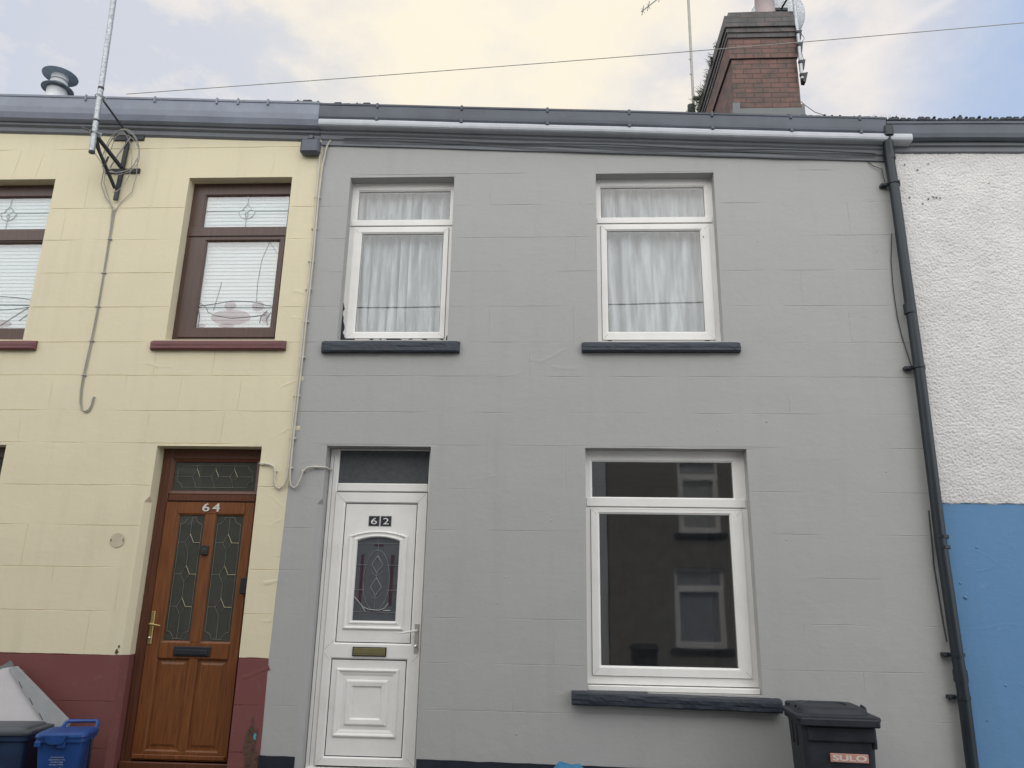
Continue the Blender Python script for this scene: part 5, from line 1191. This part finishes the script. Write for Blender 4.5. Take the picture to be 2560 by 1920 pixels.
blue_r = nt.nodes.new('ShaderNodeMapRange'); blue_r.interpolation_type = 'SMOOTHSTEP'; L(nt, math_(nt, 'ADD', dotn((1, 0, -.08)), math_(nt, 'MULTIPLY', math_(nt, 'SUBTRACT', n1, .5), .22)), blue_r.inputs[0])
blue_r.inputs[1].default_value = .30; blue_r.inputs[2].default_value = .43
blue_l = nt.nodes.new('ShaderNodeMapRange'); blue_l.interpolation_type = 'SMOOTHSTEP'; L(nt, math_(nt, 'ADD', dotn((-1, 0, .35)), math_(nt, 'MULTIPLY', math_(nt, 'SUBTRACT', n1, .5), .3)), blue_l.inputs[0])
blue_l.inputs[1].default_value = .60; blue_l.inputs[2].default_value = .84
glow = nt.nodes.new('ShaderNodeMapRange'); glow.interpolation_type = 'SMOOTHSTEP'
GD = Vector((-.09, .71, .70)).normalized()
L(nt, math_(nt, 'ADD', dotn(tuple(GD)), math_(nt, 'MULTIPLY', math_(nt, 'SUBTRACT', n2, .5), .05)), glow.inputs[0]); glow.inputs[1].default_value = .945; glow.inputs[2].default_value = 1.0
cloud = mixc(nt, cl, (.68, .71, .785), (.90, .85, .83))
cloud = mixc(nt, math_(nt, 'MULTIPLY', ramp(nt, n2, [(.45, 0), (.62, 1)]), .7), cloud, (1.0, .93, .84))
cloud = mixc(nt, math_(nt, 'MULTIPLY', glow.outputs[0], ramp(nt, n1, [(.36, .35), (.60, 1)])), cloud, (1.04, .95, .76))
bl = mixc(nt, .22, (.47, .60, .84), sky.outputs[0])
col = mixc(nt, math_(nt, 'MULTIPLY', blue_r.outputs[0], .85), cloud, (.42, .56, .82))
col = mixc(nt, math_(nt, 'MULTIPLY', blue_l.outputs[0], .5), col, (.58, .66, .84))
# contrail
cA, cB = Vector((.4063, .6794, .6110)), Vector((.3656, .7117, .5998)); cn = cA.cross(cB).normalized(); cm = ((cA + cB) / 2).normalized(); ca = cn.cross(cm)
ct = nt.nodes.new('ShaderNodeMapRange'); ct.interpolation_type = 'SMOOTHSTEP'
L(nt, math_(nt, 'ADD', math_(nt, 'ABSOLUTE', dotn(tuple(cn))), math_(nt, 'MULTIPLY', n2, .006)), ct.inputs[0]); ct.inputs[1].default_value = .012; ct.inputs[2].default_value = .003
cl_ = nt.nodes.new('ShaderNodeMapRange'); cl_.interpolation_type = 'SMOOTHSTEP'; L(nt, math_(nt, 'ABSOLUTE', dotn(tuple(ca))), cl_.inputs[0]); cl_.inputs[1].default_value = .14; cl_.inputs[2].default_value = .05
col = mixc(nt, math_(nt, 'MULTIPLY', math_(nt, 'MULTIPLY', ct.outputs[0], cl_.outputs[0]), .38), col, (1.0, .93, .90))
# sky overhead and behind the camera brightened, added fill for the facades
back = nt.nodes.new('ShaderNodeMapRange'); back.interpolation_type = 'SMOOTHSTEP'; L(nt, dotn((0, -1, .0)), back.inputs[0]); back.inputs[1].default_value = -.30; back.inputs[2].default_value = .85
back.inputs[3].default_value = 1.0; back.inputs[4].default_value = 2.95
bw = nt.nodes.new('ShaderNodeMapRange'); L(nt, dotn((0, -1, .0)), bw.inputs[0]); bw.inputs[1].default_value = -.45; bw.inputs[2].default_value = .1
col = mixc(nt, math_(nt, 'MULTIPLY', bw.outputs[0], .8), col, (.79, .788, .768))
mul = nt.nodes.new('ShaderNodeVectorMath'); mul.operation = 'SCALE'; L(nt, col, mul.inputs[0]); L(nt, back.outputs[0], mul.inputs['Scale'])
bgs = nt.nodes.new('ShaderNodeBackground'); L(nt, sky.outputs[0], bgs.inputs[0]); bgs.inputs[1].default_value = .05
L(nt, mul.outputs[0], bg.inputs[0]); bg.inputs[1].default_value = 1.02
ad = nt.nodes.new('ShaderNodeMixShader'); ad.inputs[0].default_value = .10; L(nt, bg.outputs[0], ad.inputs[1]); L(nt, bgs.outputs[0], ad.inputs[2])
L(nt, ad.outputs[0], nt.nodes['World Output'].inputs[0])

sl_ = bpy.data.lights.new('sun', 'SUN'); sl_.energy = 1.0; sl_.angle = math.radians(14); sl_.color = (1, .95, .86)
so = bpy.data.objects.new('sun', sl_); COL.objects.link(so); so.rotation_euler = sd.to_track_quat('Z', 'Y').to_euler()

def camera_axes(y, p, r):
    f = Vector((math.sin(y) * math.cos(p), math.cos(y) * math.cos(p), math.sin(p))); rt = Vector((math.cos(y), -math.sin(y), 0)); up = rt.cross(f)
    return math.cos(r) * rt + math.sin(r) * up, -math.sin(r) * rt + math.cos(r) * up, f
Rx, Ux, Fx = camera_axes(math.radians(-3.0695), math.radians(16.068), math.radians(1.0387))
cam = bpy.data.cameras.new('camera'); co = bpy.data.objects.new('camera', cam); COL.objects.link(co)
cam.sensor_width = 36; cam.lens = 1923 / 2560 * 36; cam.clip_end = 500; cam.clip_start = .05
co.matrix_world = Matrix(((Rx.x, Ux.x, -Fx.x, 0), (Rx.y, Ux.y, -Fx.y, -6.7), (Rx.z, Ux.z, -Fx.z, 1.42), (0, 0, 0, 1)))
SC.camera = co
SC.view_settings.view_transform = 'Standard'; SC.view_settings.look = 'None'; SC.view_settings.exposure = 0; SC.view_settings.gamma = 1
SC.cycles.max_bounces = 8; SC.cycles.transparent_max_bounces = 12
